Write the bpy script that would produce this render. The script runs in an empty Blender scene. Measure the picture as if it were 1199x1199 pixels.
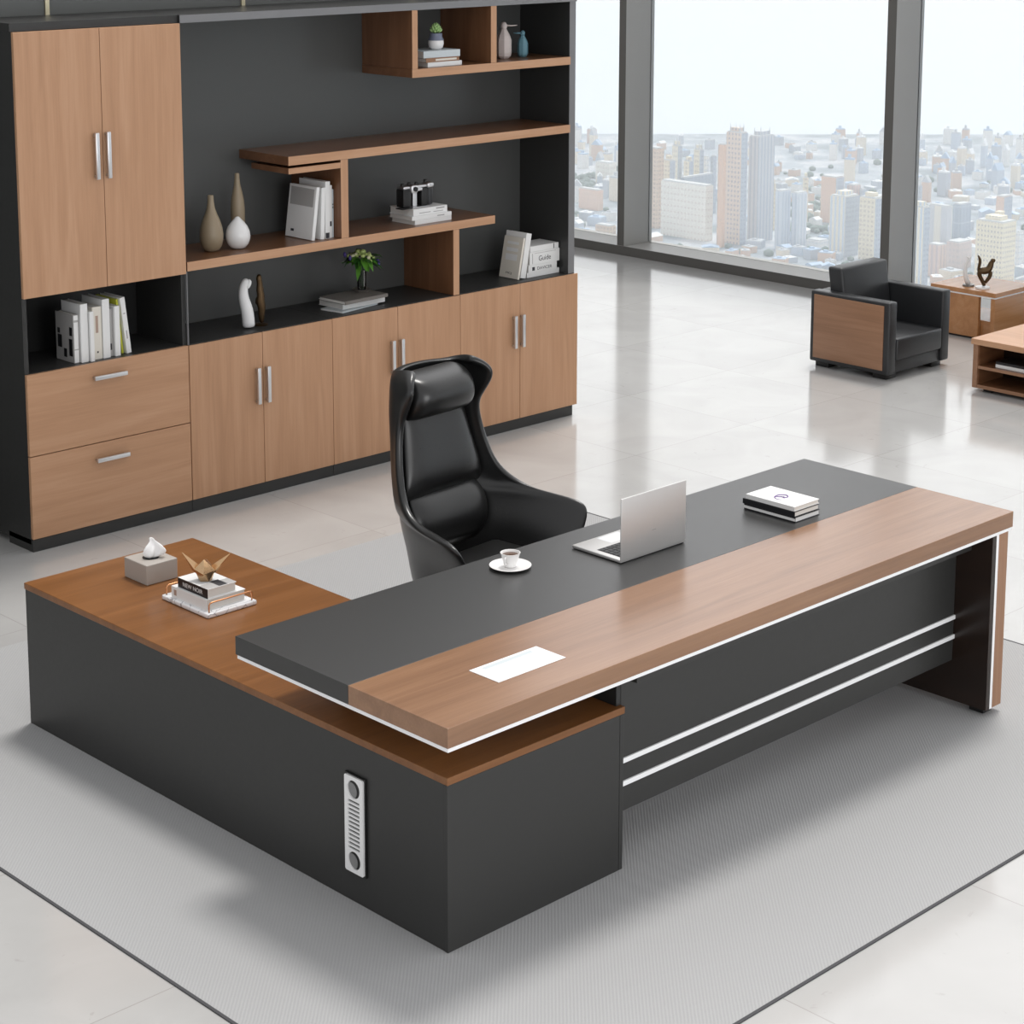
import bpy, bmesh, math, random
from mathutils import Vector, Matrix
random.seed(7)
C = bpy.context.scene.collection
PI = math.pi
def R(a): return math.radians(a)

# ------------------------------------------------------------------ materials
def new_mat(name):
    m = bpy.data.materials.new(name); m.use_nodes = True
    nt = m.node_tree
    return m, nt, nt.nodes['Principled BSDF']
def plain(name, col, rough=.5, metal=0.0, spec=.5, coat=0.0, **k):
    m, nt, b = new_mat(name)
    b.inputs['Base Color'].default_value = (*col, 1)
    b.inputs['Roughness'].default_value = rough
    b.inputs['Metallic'].default_value = metal
    b.inputs['Specular IOR Level'].default_value = spec
    b.inputs['Coat Weight'].default_value = coat
    # slight procedural surface variation
    tc = nt.nodes.new('ShaderNodeTexCoord'); nz = nt.nodes.new('ShaderNodeTexNoise')
    nz.inputs['Scale'].default_value = k.get('nscale', 60)
    nz.inputs['Detail'].default_value = 3
    nt.links.new(tc.outputs['Object'], nz.inputs['Vector'])
    mr = nt.nodes.new('ShaderNodeMapRange')
    mr.inputs['To Min'].default_value = max(0, rough - k.get('rv', .03)); mr.inputs['To Max'].default_value = min(1, rough + k.get('rv', .03))
    nt.links.new(nz.outputs['Fac'], mr.inputs['Value']); nt.links.new(mr.outputs['Result'], b.inputs['Roughness'])
    if k.get('bump'):
        bp = nt.nodes.new('ShaderNodeBump'); bp.inputs['Strength'].default_value = k['bump']; bp.inputs['Distance'].default_value = k.get('bd', .002)
        nt.links.new(nz.outputs['Fac'], bp.inputs['Height']); nt.links.new(bp.outputs['Normal'], b.inputs['Normal'])
    return m
def wood(name, dark, mid, light, axis='Z', rough=.4, spec=.4, dens=1.0):
    m, nt, b = new_mat(name)
    tc = nt.nodes.new('ShaderNodeTexCoord'); mp = nt.nodes.new('ShaderNodeMapping')
    s = {'X': (1.1, 16, 16), 'Y': (16, 1.1, 16), 'Z': (16, 16, 1.1)}[axis]
    mp.inputs['Scale'].default_value = [v * dens for v in s]
    nt.links.new(tc.outputs['Object'], mp.inputs['Vector'])
    n1 = nt.nodes.new('ShaderNodeTexNoise'); n1.inputs['Scale'].default_value = 1.0; n1.inputs['Detail'].default_value = 5; n1.inputs['Distortion'].default_value = .9
    nt.links.new(mp.outputs['Vector'], n1.inputs['Vector'])
    mp2 = nt.nodes.new('ShaderNodeMapping'); s2 = {'X': (5, 130, 130), 'Y': (130, 5, 130), 'Z': (130, 130, 5)}[axis]
    mp2.inputs['Scale'].default_value = s2
    nt.links.new(tc.outputs['Object'], mp2.inputs['Vector'])
    n2 = nt.nodes.new('ShaderNodeTexNoise'); n2.inputs['Scale'].default_value = 1.0; n2.inputs['Detail'].default_value = 4
    nt.links.new(mp2.outputs['Vector'], n2.inputs['Vector'])
    cr = nt.nodes.new('ShaderNodeValToRGB')
    e = cr.color_ramp.elements
    e[0].position = .28; e[0].color = (*dark, 1); e[1].position = .72; e[1].color = (*light, 1)
    x = e.new(.5); x.color = (*mid, 1)
    mx = nt.nodes.new('ShaderNodeMath'); mx.operation = 'MULTIPLY_ADD'; mx.inputs[1].default_value = .3
    sub = nt.nodes.new('ShaderNodeMath'); sub.operation = 'MULTIPLY'; sub.inputs[1].default_value = .7
    nt.links.new(n1.outputs['Fac'], sub.inputs[0])
    nt.links.new(n2.outputs['Fac'], mx.inputs[0]); nt.links.new(sub.outputs[0], mx.inputs[2])
    nt.links.new(mx.outputs[0], cr.inputs['Fac']); nt.links.new(cr.outputs['Color'], b.inputs['Base Color'])
    b.inputs['Roughness'].default_value = rough; b.inputs['Specular IOR Level'].default_value = spec
    bp = nt.nodes.new('ShaderNodeBump'); bp.inputs['Strength'].default_value = .08; bp.inputs['Distance'].default_value = .001
    nt.links.new(n2.outputs['Fac'], bp.inputs['Height']); nt.links.new(bp.outputs['Normal'], b.inputs['Normal'])
    return m
W3 = ((.43, .235, .13), (.50, .28, .16), (.56, .33, .20))
W4 = ((.24, .125, .070), (.30, .16, .092), (.36, .20, .12))
M = {}
M['wood_z'] = wood('oak_vertical_grain', *W3, 'Z')
M['wood_x'] = wood('oak_horizontal_grain', *W3, 'X')
M['wood_y'] = wood('oak_depth_grain', *W4, 'Y')
M['oak_x'] = wood('brown_oak_x', *W4, 'X')
M['oak_z'] = wood('brown_oak_z', *W4, 'Z')
WD = ((.15, .058, .017), (.20, .080, .024), (.25, .105, .036))
M['walnut_x'] = wood('walnut_top_x', (.19, .090, .042), (.245, .122, .060), (.295, .155, .080), 'X', .22, .85, .8)
M['walnut_ret'] = wood('walnut_return_x', *WD, 'X', .28, .45, .8)
M['wood_dark'] = wood('dark_walnut', (.012, .007, .005), (.018, .010, .007), (.026, .014, .009), 'Y', .25, .5)
M['honey_x'] = wood('honey_oak', (.36, .16, .06), (.44, .21, .085), (.5, .26, .12), 'X', .25, .5)
M['char'] = plain('charcoal_laminate', (.029, .029, .028), .42, rv=.05)
M['back_char'] = plain('dark_grey_back_panel', (.078, .080, .078), .36, rv=.05)
M['char_top'] = plain('charcoal_desk_laminate', (.026, .026, .0255), .36, spec=.65, rv=.0)
M['char_dark'] = plain('black_laminate', (.018, .018, .018), .45)
M['frame_grey'] = plain('grey_edge_laminate', (.20, .20, .205), .45)
M['panel_grey'] = plain('grey_wall_panel', (.115, .12, .115), .45, nscale=4, rv=.05)
M['brass'] = plain('pale_brass', (.8, .72, .5), .3, 1.0)
M['steel'] = plain('brushed_steel', (.72, .72, .73), .35, 1.0)
M['alu'] = plain('silver_aluminium', (.62, .61, .60), .38, .6)
M['white'] = plain('white_lacquer', (.85, .85, .85), .35)
M['white_strip'] = plain('white_edge_strip', (.9, .9, .91), .3)
M['ceramic'] = plain('white_ceramic', (.82, .81, .80), .25)
M['matte_white'] = plain('matte_white', (.85, .85, .85), .6)
M['beige_c'] = plain('beige_ceramic', (.30, .235, .155), .4)
M['paper'] = plain('page_edges', (.74, .72, .68), .8, bump=.4, bd=.0006, nscale=400)
M['cov_white'] = plain('white_cover', (.80, .80, .79), .4)
M['cov_cream'] = plain('cream_cover', (.74, .70, .62), .5)
M['cov_grey'] = plain('light_grey_cover', (.42, .41, .40), .5)
M['cov_bluegrey'] = plain('blue_grey_cover', (.55, .60, .62), .5)
M['cov_black'] = plain('black_cover', (.012, .012, .014), .35)
M['cov_yellow'] = plain('yellow_green_cover', (.60, .62, .06), .45)
M['cov_brown'] = plain('brown_cover', (.30, .16, .09), .5)
M['cov_dkgrey'] = plain('taupe_cover', (.16, .145, .13), .3)
M['ink'] = plain('dark_ink', (.03, .03, .035), .6)
M['ink_brown'] = plain('brown_ink', (.42, .30, .24), .6)
M['ink_purple'] = plain('purple_ink', (.13, .06, .25), .6)
M['ink_grey'] = plain('grey_ink', (.38, .37, .37), .6)
M['leather'] = plain('black_leather', (.012, .012, .012), .30, spec=.6, bump=.12, bd=.0008, nscale=260, rv=.06)
M['leather_grey'] = plain('dark_grey_leather', (.022, .023, .025), .36, spec=.5, bump=.1, bd=.0008, nscale=260)
M['gold'] = plain('antique_gold', (.62, .40, .22), .22, 1.0)
M['copper'] = plain('copper_rod', (.70, .34, .17), .3, 1.0)
M['bronze'] = plain('dark_bronze', (.10, .062, .03), .35, .8, bump=.5, bd=.003, nscale=60)
M['taupe_box'] = plain('taupe_leatherette', (.40, .365, .33), .55)
M['tissue'] = plain('tissue_paper', (.9, .9, .9), .9)
M['mull'] = plain('window_aluminium', (.40, .395, .38), .4)
M['mull_dark'] = plain('window_aluminium_front', (.10, .095, .088), .45)  # darker copy of the frame colour, painted shade for room-facing faces
M['black'] = plain('black_plastic', (.01, .01, .01), .4)
M['keys'] = plain('black_keys', (.02, .02, .022), .5)
M['grey_disc'] = plain('grey_socket', (.22, .22, .22), .5)
M['blue_c'] = plain('dusty_blue_ceramic', (.13, .27, .33), .4)
M['slate'] = plain('slate_blue_glaze', (.16, .18, .25), .35)
M['leaf'] = plain('green_leaf', (.09, .26, .03), .4, nscale=20)
M['leaf_d'] = plain('dark_green_leaf', (.025, .10, .015), .4, nscale=20)
M['leaf_l'] = plain('pale_green_petal', (.50, .62, .22), .5, nscale=20)
M['petal'] = plain('cream_petal', (.75, .76, .5), .5)
M['purple'] = plain('purple_petal', (.06, .04, .2), .5)
M['succ'] = plain('succulent_green', (.34, .52, .20), .5)
M['coffee'] = plain('coffee', (.10, .05, .03), .1)

def marble(name, base, vein, scale=6):
    m, nt, b = new_mat(name)
    tc = nt.nodes.new('ShaderNodeTexCoord'); n = nt.nodes.new('ShaderNodeTexNoise')
    n.inputs['Scale'].default_value = scale; n.inputs['Detail'].default_value = 6; n.inputs['Distortion'].default_value = 1.5
    nt.links.new(tc.outputs['Object'], n.inputs['Vector'])
    a = nt.nodes.new('ShaderNodeMath'); a.operation = 'SUBTRACT'; a.inputs[1].default_value = .5
    c = nt.nodes.new('ShaderNodeMath'); c.operation = 'ABSOLUTE'
    nt.links.new(n.outputs['Fac'], a.inputs[0]); nt.links.new(a.outputs[0], c.inputs[0])
    cr = nt.nodes.new('ShaderNodeValToRGB'); e = cr.color_ramp.elements
    e[0].position = 0; e[0].color = (*vein, 1); e[1].position = .018; e[1].color = (*base, 1)
    nt.links.new(c.outputs[0], cr.inputs['Fac']); nt.links.new(cr.outputs['Color'], b.inputs['Base Color'])
    b.inputs['Roughness'].default_value = .25
    return m
M['marble'] = marble('white_marble', (.82, .82, .83), (.25, .25, .27), 9)

def tile_floor():
    m, nt, b = new_mat('polished_stone_tiles')
    N = nt.nodes.new; Lk = nt.links.new
    tc = N('ShaderNodeTexCoord'); sp = N('ShaderNodeSeparateXYZ'); Lk(tc.outputs['Object'], sp.inputs[0])
    def seam(sock, off, size):
        a = N('ShaderNodeMath'); a.operation = 'SUBTRACT'; a.inputs[1].default_value = off - 40 * size; Lk(sock, a.inputs[0])
        d = N('ShaderNodeMath'); d.operation = 'DIVIDE'; d.inputs[1].default_value = size; Lk(a.outputs[0], d.inputs[0])
        fr = N('ShaderNodeMath'); fr.operation = 'FRACT'; Lk(d.outputs[0], fr.inputs[0])
        s = N('ShaderNodeMath'); s.operation = 'SUBTRACT'; s.inputs[1].default_value = .5; Lk(fr.outputs[0], s.inputs[0])
        ab = N('ShaderNodeMath'); ab.operation = 'ABSOLUTE'; Lk(s.outputs[0], ab.inputs[0])
        g = N('ShaderNodeMath'); g.operation = 'GREATER_THAN'; g.inputs[1].default_value = .5 - .0022; Lk(ab.outputs[0], g.inputs[0])
        fl = N('ShaderNodeMath'); fl.operation = 'FLOOR'; Lk(d.outputs[0], fl.inputs[0])
        return g.outputs[0], fl.outputs[0]
    gx, fx = seam(sp.outputs['X'], 1.047, .915); gy, fy = seam(sp.outputs['Y'], .0, .895)
    mx = N('ShaderNodeMath'); mx.operation = 'MAXIMUM'; Lk(gx, mx.inputs[0]); Lk(gy, mx.inputs[1])
    # per tile offset of the stone figure
    cb = N('ShaderNodeCombineXYZ'); Lk(fx, cb.inputs[0]); Lk(fy, cb.inputs[1])
    wn = N('ShaderNodeTexWhiteNoise'); wn.noise_dimensions = '2D'; Lk(cb.outputs[0], wn.inputs['Vector'])
    va = N('ShaderNodeVectorMath'); va.operation = 'MULTIPLY_ADD'; va.inputs[1].default_value = (7, 7, 7); Lk(wn.outputs['Color'], va.inputs[0]); Lk(tc.outputs['Object'], va.inputs[2])
    n = N('ShaderNodeTexNoise'); n.inputs['Scale'].default_value = 2.2; n.inputs['Detail'].default_value = 7; n.inputs['Distortion'].default_value = .8; Lk(va.outputs[0], n.inputs['Vector'])
    cr = N('ShaderNodeValToRGB'); e = cr.color_ramp.elements
    e[0].position = .3; e[0].color = (.425, .42, .412, 1); e[1].position = .65; e[1].color = (.475, .47, .462, 1)
    Lk(n.outputs['Fac'], cr.inputs['Fac'])
    # small dark flecks and veins
    n2 = N('ShaderNodeTexNoise'); n2.inputs['Scale'].default_value = 9; n2.inputs['Detail'].default_value = 8; n2.inputs['Distortion'].default_value = 2.5; Lk(va.outputs[0], n2.inputs['Vector'])
    c2 = N('ShaderNodeValToRGB'); e = c2.color_ramp.elements
    e[0].position = .27; e[0].color = (.72, .70, .68, 1); e[1].position = .33; e[1].color = (1, 1, 1, 1); Lk(n2.outputs['Fac'], c2.inputs['Fac'])
    mu = N('ShaderNodeMixRGB'); mu.blend_type = 'MULTIPLY'; mu.inputs['Fac'].default_value = .4; Lk(cr.outputs['Color'], mu.inputs['Color1']); Lk(c2.outputs['Color'], mu.inputs['Color2'])
    mm = N('ShaderNodeMixRGB'); mm.inputs['Color2'].default_value = (.36, .35, .335, 1); Lk(mx.outputs[0], mm.inputs['Fac']); Lk(mu.outputs['Color'], mm.inputs['Color1'])
    Lk(mm.outputs['Color'], b.inputs['Base Color'])
    b.inputs['Roughness'].default_value = .12; b.inputs['IOR'].default_value = 1.65
    return m
M['floor'] = tile_floor()
def rug_mat():
    m, nt, b = new_mat('ribbed_grey_rug')
    N = nt.nodes.new; Lk = nt.links.new
    tc = N('ShaderNodeTexCoord'); mp = N('ShaderNodeMapping'); mp.inputs['Rotation'].default_value = (0, 0, R(45)); Lk(tc.outputs['Object'], mp.inputs['Vector'])
    w = N('ShaderNodeTexWave'); w.wave_type = 'BANDS'; w.bands_direction = 'X'; w.inputs['Scale'].default_value = 32; w.inputs['Distortion'].default_value = .6; w.inputs['Detail'].default_value = 2; Lk(mp.outputs[0], w.inputs['Vector'])
    n = N('ShaderNodeTexNoise'); n.inputs['Scale'].default_value = 320; n.inputs['Detail'].default_value = 2; Lk(tc.outputs['Object'], n.inputs['Vector'])
    n3 = N('ShaderNodeTexNoise'); n3.inputs['Scale'].default_value = 1.3; n3.inputs['Detail'].default_value = 3; Lk(tc.outputs['Object'], n3.inputs['Vector'])
    ad = N('ShaderNodeMath'); ad.operation = 'ADD'; Lk(w.outputs['Fac'], ad.inputs[0]); Lk(n.outputs['Fac'], ad.inputs[1])
    cr = N('ShaderNodeValToRGB'); e = cr.color_ramp.elements; e[0].position = .1; e[0].color = (.355, .357, .362, 1); e[1].position = 1.0; e[1].color = (.415, .415, .415, 1)
    dv = N('ShaderNodeMath'); dv.operation = 'MULTIPLY'; dv.inputs[1].default_value = .5; Lk(ad.outputs[0], dv.inputs[0]); Lk(dv.outputs[0], cr.inputs['Fac'])
    Lk(cr.outputs['Color'], b.inputs['Base Color']); b.inputs['Roughness'].default_value = .9; b.inputs['Specular IOR Level'].default_value = .15
    bp = N('ShaderNodeBump'); bp.inputs['Strength'].default_value = .22; bp.inputs['Distance'].default_value = .002; Lk(ad.outputs[0], bp.inputs['Height']); Lk(bp.outputs['Normal'], b.inputs['Normal'])
    return m
M['rug'] = rug_mat()
M['rug_edge'] = plain('dark_rug_binding', (.06, .06, .065), .8)
def glass_mat(name='window_glass', tint=(1, 1, 1), ior=1.45):
    m = bpy.data.materials.new(name); m.use_nodes = True; nt = m.node_tree; nt.nodes.clear()
    o = nt.nodes.new('ShaderNodeOutputMaterial'); t = nt.nodes.new('ShaderNodeBsdfTransparent'); g = nt.nodes.new('ShaderNodeBsdfGlossy')
    t.inputs['Color'].default_value = (*tint, 1); g.inputs['Roughness'].default_value = .02
    f = nt.nodes.new('ShaderNodeFresnel'); f.inputs['IOR'].default_value = ior
    mx = nt.nodes.new('ShaderNodeMixShader')
    nt.links.new(f.outputs[0], mx.inputs[0]); nt.links.new(t.outputs[0], mx.inputs[1]); nt.links.new(g.outputs[0], mx.inputs[2]); nt.links.new(mx.outputs[0], o.inputs[0])
    return m
M['glass'] = glass_mat('window_glass', (.97, .98, .98), 1.25)
M['vase_glass'] = glass_mat('clear_vase_glass', (.80, .80, .80), 1.5)

# ------------------------------------------------------------------ mesh helpers
class MB:
    def __init__(s): s.bm = bmesh.new()
    def box(s, x0, x1, y0, y1, z0, z1, bev=0.0, seg=2, mat=None, mi=0):
        r = bmesh.ops.create_cube(s.bm, size=1.0)
        vs = r['verts']
        T = Matrix.Translation(((x0 + x1) / 2, (y0 + y1) / 2, (z0 + z1) / 2)) @ Matrix.Diagonal((abs(x1 - x0), abs(y1 - y0), abs(z1 - z0), 1))
        bmesh.ops.transform(s.bm, matrix=T, verts=vs)
        fs = list({f for v in vs for f in v.link_faces})
        for f in fs: f.material_index = mi
        if bev > 0:
            es = list({e for v in vs for e in v.link_edges})
            rr = bmesh.ops.bevel(s.bm, geom=es, offset=bev, segments=seg, affect='EDGES', profile=.5)
            vs = list({v for f in rr['faces'] for v in f.verts} | {v for v in vs if v.is_valid})
            for f in rr['faces']: f.material_index = mi
        if mat is not None: bmesh.ops.transform(s.bm, matrix=mat, verts=vs)
        return vs
    def lathe(s, prof, n=32, c=(0, 0, 0), closed=False):
        rings = []
        for r, z in prof:
            rings.append([s.bm.verts.new((c[0] + max(r, 1e-5) * math.cos(2 * PI * i / n), c[1] + max(r, 1e-5) * math.sin(2 * PI * i / n), c[2] + z)) for i in range(n)])
        for a, b in zip(rings[:-1], rings[1:]):
            for i in range(n):
                j = (i + 1) % n
                s.bm.faces.new((a[i], a[j], b[j], b[i]))
        s.bm.faces.new(rings[0][::-1]); s.bm.faces.new(rings[-1])
    def tube(s, pts, rad, n=10, cap=True):
        pts = [Vector(p) for p in pts]
        if not hasattr(rad, '__len__'): rad = [rad] * len(pts)
        rings = []; up = Vector((0, 0, 1)); prev = None
        for i, p in enumerate(pts):
            d = (pts[min(i + 1, len(pts) - 1)] - pts[max(i - 1, 0)]).normalized()
            if prev is None:
                a = d.cross(up)
                if a.length < 1e-3: a = d.cross(Vector((1, 0, 0)))
                a.normalize()
            else:
                a = prev - d * prev.dot(d); a.normalize()
            prev = a; b = d.cross(a)
            rings.append([s.bm.verts.new(p + (a * math.cos(2 * PI * k / n) + b * math.sin(2 * PI * k / n)) * rad[i]) for k in range(n)])
        for A, B in zip(rings[:-1], rings[1:]):
            for k in range(n):
                j = (k + 1) % n
                s.bm.faces.new((A[k], A[j], B[j], B[k]))
        if cap: s.bm.faces.new(rings[0][::-1]); s.bm.faces.new(rings[-1])
    def mesh(s, verts, faces):
        vs = [s.bm.verts.new(v) for v in verts]
        for f in faces: s.bm.faces.new([vs[i] for i in f])
        return vs
    def build(s, name, mats, parent=None, smooth=False, loc=None, auto=None):
        bmesh.ops.recalc_face_normals(s.bm, faces=s.bm.faces)
        me = bpy.data.meshes.new(name); s.bm.to_mesh(me); s.bm.free()
        for m in (mats if isinstance(mats, (list, tuple)) else [mats]): me.materials.append(m)
        if smooth:
            for p in me.polygons: p.use_smooth = True
            if auto is not None:
                try: me.set_sharp_from_angle(angle=R(auto))
                except Exception: pass
        o = bpy.data.objects.new(name, me); C.objects.link(o)
        if parent: o.parent = parent
        if loc: o.location = loc
        return o
def empty(name, loc=(0, 0, 0), rz=0.0, rot=None):
    o = bpy.data.objects.new(name, None); C.objects.link(o)
    o.location = loc; o.rotation_euler = rot or (0, 0, rz); o.empty_display_size = .05
    return o
def tag(o, label, cat, group=None, kind=None):
    o['label'] = label; o['category'] = cat
    if group: o['group'] = group
    if kind: o['kind'] = kind
    return o
def thing(name, label, cat, loc=(0, 0, 0), rz=0.0, group=None, rot=None):
    return tag(empty(name, loc, rz, rot), label, cat, group)
def struct(name, mb, m, parent=None, **k):
    o = mb.build(name, m, parent, **k)
    if not parent: o['kind'] = 'structure'
    return o
def bx(name, b, m, parent=None, bev=.001, seg=2, **k):
    """one box part; b is in world metres, the parent's location is taken off"""
    mb = MB(); p = parent.location if parent else Vector((0, 0, 0))
    q = parent
    mb.box(b[0] - p.x, b[1] - p.x, b[2] - p.y, b[3] - p.y, b[4] - p.z, b[5] - p.z, bev, seg)
    return mb.build(name, m, parent, **k)
def sub(mod_obj, lv=2):
    md = mod_obj.modifiers.new('subdivision', 'SUBSURF'); md.levels = lv; md.render_levels = lv
def text(name, body, w, h, m, parent, mat, ext=.0004, bold=0.0):
    """flat lettering fitted into w x h; local x right, y up"""
    cu = bpy.data.curves.new(name, 'FONT'); cu.body = body; cu.size = 1; cu.extrude = 0; cu.align_x = 'CENTER'; cu.align_y = 'CENTER'; cu.offset = bold
    t = bpy.data.objects.new(name, cu); C.objects.link(t)
    bpy.context.view_layer.update()
    me = bpy.data.meshes.new_from_object(t.evaluated_get(bpy.context.evaluated_depsgraph_get()))
    bpy.data.objects.remove(t); bpy.data.curves.remove(cu)
    xs = [v.co.x for v in me.vertices]; ys = [v.co.y for v in me.vertices]
    cx, cy = (min(xs) + max(xs)) / 2, (min(ys) + max(ys)) / 2; sx = w / (max(xs) - min(xs)); sy = h / (max(ys) - min(ys))
    for v in me.vertices: v.co = mat @ Vector(((v.co.x - cx) * sx, (v.co.y - cy) * sy, 0))
    me.materials.clear(); me.materials.append(m)
    o = bpy.data.objects.new(name, me); C.objects.link(o); o.parent = parent
    md = o.modifiers.new('thickness', 'SOLIDIFY'); md.thickness = ext; md.offset = 0
    return o
def cols(x, y, z, t=(0, 0, 0)):
    return Matrix(((x[0], y[0], z[0], t[0]), (x[1], y[1], z[1], t[1]), (x[2], y[2], z[2], t[2]), (0, 0, 0, 1)))

# ------------------------------------------------------------------ room shell
mb = MB(); mb.box(-6, 9.42, -8, 10.2, -.25, 0)
struct('floor', mb, M['floor'])
mb = MB(); mb.box(-4.5, 5.06, 3.925, 4.07, 0, 3.9)
wp = struct('wall_back', mb, M['panel_grey'])
def panel_seam(x):
    o = bx('trim_%d' % (1 + len([1 for q in C.objects if q.name.startswith('trim_')])), (x - .011, x + .011, 3.917, 3.925, 2.39, 3.9), M['brass'], None, 0); o['kind'] = 'structure'
for x in (.87, 1.993, 3.112, 4.235): panel_seam(x)
# window wall on the right: front rail, deep sill, mullions and panes
SX0, SX1 = 9.0, 9.30
mb = MB(); mb.box(SX0, SX1 + .08, -8, 10.2, 0, .078, .003)
o = struct('trim_sill', mb, [M['mull'], M['mull_dark']])
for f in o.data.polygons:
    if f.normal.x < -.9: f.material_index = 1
MULL = [(-4.0, -3.92), (-1.33, -1.25), (1.375, 1.453), (4.136, 4.214), (6.741, 6.817), (9.4, 9.48)]
for i, (a, b) in enumerate(MULL):
    mb = MB(); mb.box(SX0 + .001, SX1 + .04, a, b, .078, 3.3, .002, mi=0)
    o = mb.build('trim_mullion', [M['mull'], M['mull_dark']]); o['kind'] = 'structure'
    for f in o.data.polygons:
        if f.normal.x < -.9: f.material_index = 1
edges = [-8] + [v for m_ in MULL for v in m_] + [10.2]
n = 0
for i in range(0, len(edges), 2):
    a, b = edges[i], edges[i + 1]; n += 1
    wn = empty('window_%d' % n, (SX1, (a + b) / 2, .078)); wn['kind'] = 'structure'
    w = (b - a) / 2
    mb = MB(); mb.box(-.006, .006, -w, w, .0, 3.2); mb.build('pane', M['glass'], wn)
    mb = MB(); mb.box(-.03, .03, -w, w, 3.17, 3.222); mb.build('top_rail', M['mull'], wn)
mb = MB(); mb.box(-4.5, 9.42, 10.2, 10.35, 0, 3.3); struct('wall_far', mb, plain('far_wall_paint', (.5, .5, .5), .7))

# rug
t = thing('area_rug', 'large light grey ribbed rug with dark edge under the L-shaped desk', 'rug', (1.85, .7, 0))
bx('rug_field', (-.098, 3.79, -1.192, 2.56, .0005, .004), M['rug'], t, 0)
mb = MB()
for b in ((-.108, 3.80, -1.202, -1.192), (-.108, -.098, -1.192, 2.55), (3.79, 3.80, -1.192, 2.55)):
    mb.box(b[0] - 1.85, b[1] - 1.85, b[2] - .7, b[3] - .7, .0005, .0042)
mb.build('edge_binding', M['rug_edge'], t)

# ------------------------------------------------------------------ desk
RUGZ = .0045
d = thing('executive_desk', 'long executive desk, charcoal and wood top with white underline, resting over the low cabinet', 'desk', (1.8, -.06, 0))
bx('desktop', (.42, 3.186, -.122, .409, .702, .76), M['char_top'], d, .0015)
bx('wood_top_band', (.42, 3.186, -.54, -.122, .702, .7602), M['walnut_x'], d, .0015)
bx('white_edge_strip', (.424, 3.182, -.536, .405, .689, .702), M['white_strip'], d, .0005)
bx('upper_rail', (1.272, 3.063, -.45, -.387, .62, .689), M['char'], d)
bx('modesty_panel', (1.27, 3.063, -.387, -.362, .185, .689), M['char'], d)
for z in (.352, .277):
    bx('metal_trim', (1.273, 3.063, -.394, -.387, z - .008, z + .008), M['white_strip'], d, .001)
bx('corner_block', (1.250, 1.2695, -.386, -.261, .5335, .689), M['char_dark'], d)
bx('riser_block', (.74, 1.262, -.26, .30, .5335, .689), M['char_dark'], d)
lg = bx('leg_panel', (3.103, 3.166, -.535, .395, .030, .689), M['oak_z'], d, .0015)
def child(name, b, m, parent, root, bev=.001):
    o = bx(name, b, m, root, bev); o.parent = parent
    return o
child('leg_inner_face', (3.063, 3.088, -.537, .39, .030, .689), M['wood_dark'], lg, d)
child('leg_white_edge', (3.088, 3.103, -.537, .39, .030, .689), M['white_strip'], lg, d, .0005)
for y in (-.48, .33):
    child('foot_glide', (3.09, 3.145, y - .03, y + .03, RUGZ, .030), M['black'], lg, d)
# power grommet box in the wood band
g = bx('cable_flap', (.738, 1.010, -.405, -.282, .7602, .7625), M['white'], d, .0008)
o = bx('flap_slot', (.775, .972, -.311, -.294, .7625, .7629), M['cov_bluegrey'], d, 0); o.parent = g

# return cabinet
r = thing('return_cabinet', 'low charcoal side cabinet with wooden top running back under the desk end', 'cabinet', (.9, .7, 0))
bx('body', (.546, 1.268, -.386, 1.835, RUGZ, .510), M['char'], r, .001)
bx('end_panel', (.5445, 1.252, -.40, -.387, RUGZ, .509), M['char'], r, .001)
bx('corner_strip', (1.2535, 1.270, -.40, -.387, RUGZ, .509), M['char'], r, .001)
bx('cabinet_top', (.543, 1.272, -.402, 1.838, .510, .533), M['walnut_ret'], r, .0015)
# ventilation plate with holes (curve with inner splines)
def vent(parent):
    cu = bpy.data.curves.new('vent', 'CURVE'); cu.dimensions = '2D'; cu.fill_mode = 'BOTH'
    def poly(pts):
        s = cu.splines.new('POLY'); s.points.add(len(pts) - 1); s.use_cyclic_u = True
        for p, q in zip(s.points, pts): p.co = (q[0], q[1], 0, 1)
    def rr(w, h, rad, cx=0, cy=0):
        out = []
        for sx, sy, a0 in ((1, 1, 0), (-1, 1, 90), (-1, -1, 180), (1, -1, 270)):
            for k in range(6):
                a = R(a0 + k * 18); out.append((cx + sx * (w - rad) + rad * math.cos(a), cy + sy * (h - rad) + rad * math.sin(a)))
        return out
    poly(rr(.042, .151, .007))
    for cy in (.112, -.112): poly([(.028 * math.cos(2 * PI * k / 36), cy + .028 * math.sin(2 * PI * k / 36)) for k in range(36)])
    for k in range(12): poly(rr(.0265, .0037, .001, 0, .073 - k * .1465 / 11))
    cu.extrude = .003
    t_ = bpy.data.objects.new('vent', cu); C.objects.link(t_); bpy.context.view_layer.update()
    me = bpy.data.meshes.new_from_object(t_.evaluated_get(bpy.context.evaluated_depsgraph_get()))
    bpy.data.objects.remove(t_)
    # plate lies in the plane x = .543 : local x -> -Y, local y -> Z, local z -> -X
    me.transform(cols((0, -1, 0), (0, 0, 1), (-1, 0, 0), (.5355 - .9, -.003 - .7, .257)))
    me.materials.clear(); me.materials.append(M['white'])
    o = bpy.data.objects.new('vent_plate', me); C.objects.link(o); o.parent = parent
    return o
v = vent(r)
o = bx('vent_backing', (.5385, .546, -.049, .043, .102, .412), M['black'], r, .0005); o.parent = v
for cz in (.369, .145):
    mb = MB(); mb.lathe([(.0, 0), (.025, 0), (.025, .0012), (0, .0012)], 32)  # disc set off centre; uncovered black backing stands in for the hole's shadow
    o = mb.build('socket_disc', M['grey_disc'], v); o.rotation_euler = (0, -PI / 2, 0); o.location = (.5385 - .9, .012 - .7, cz - .008)

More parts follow.
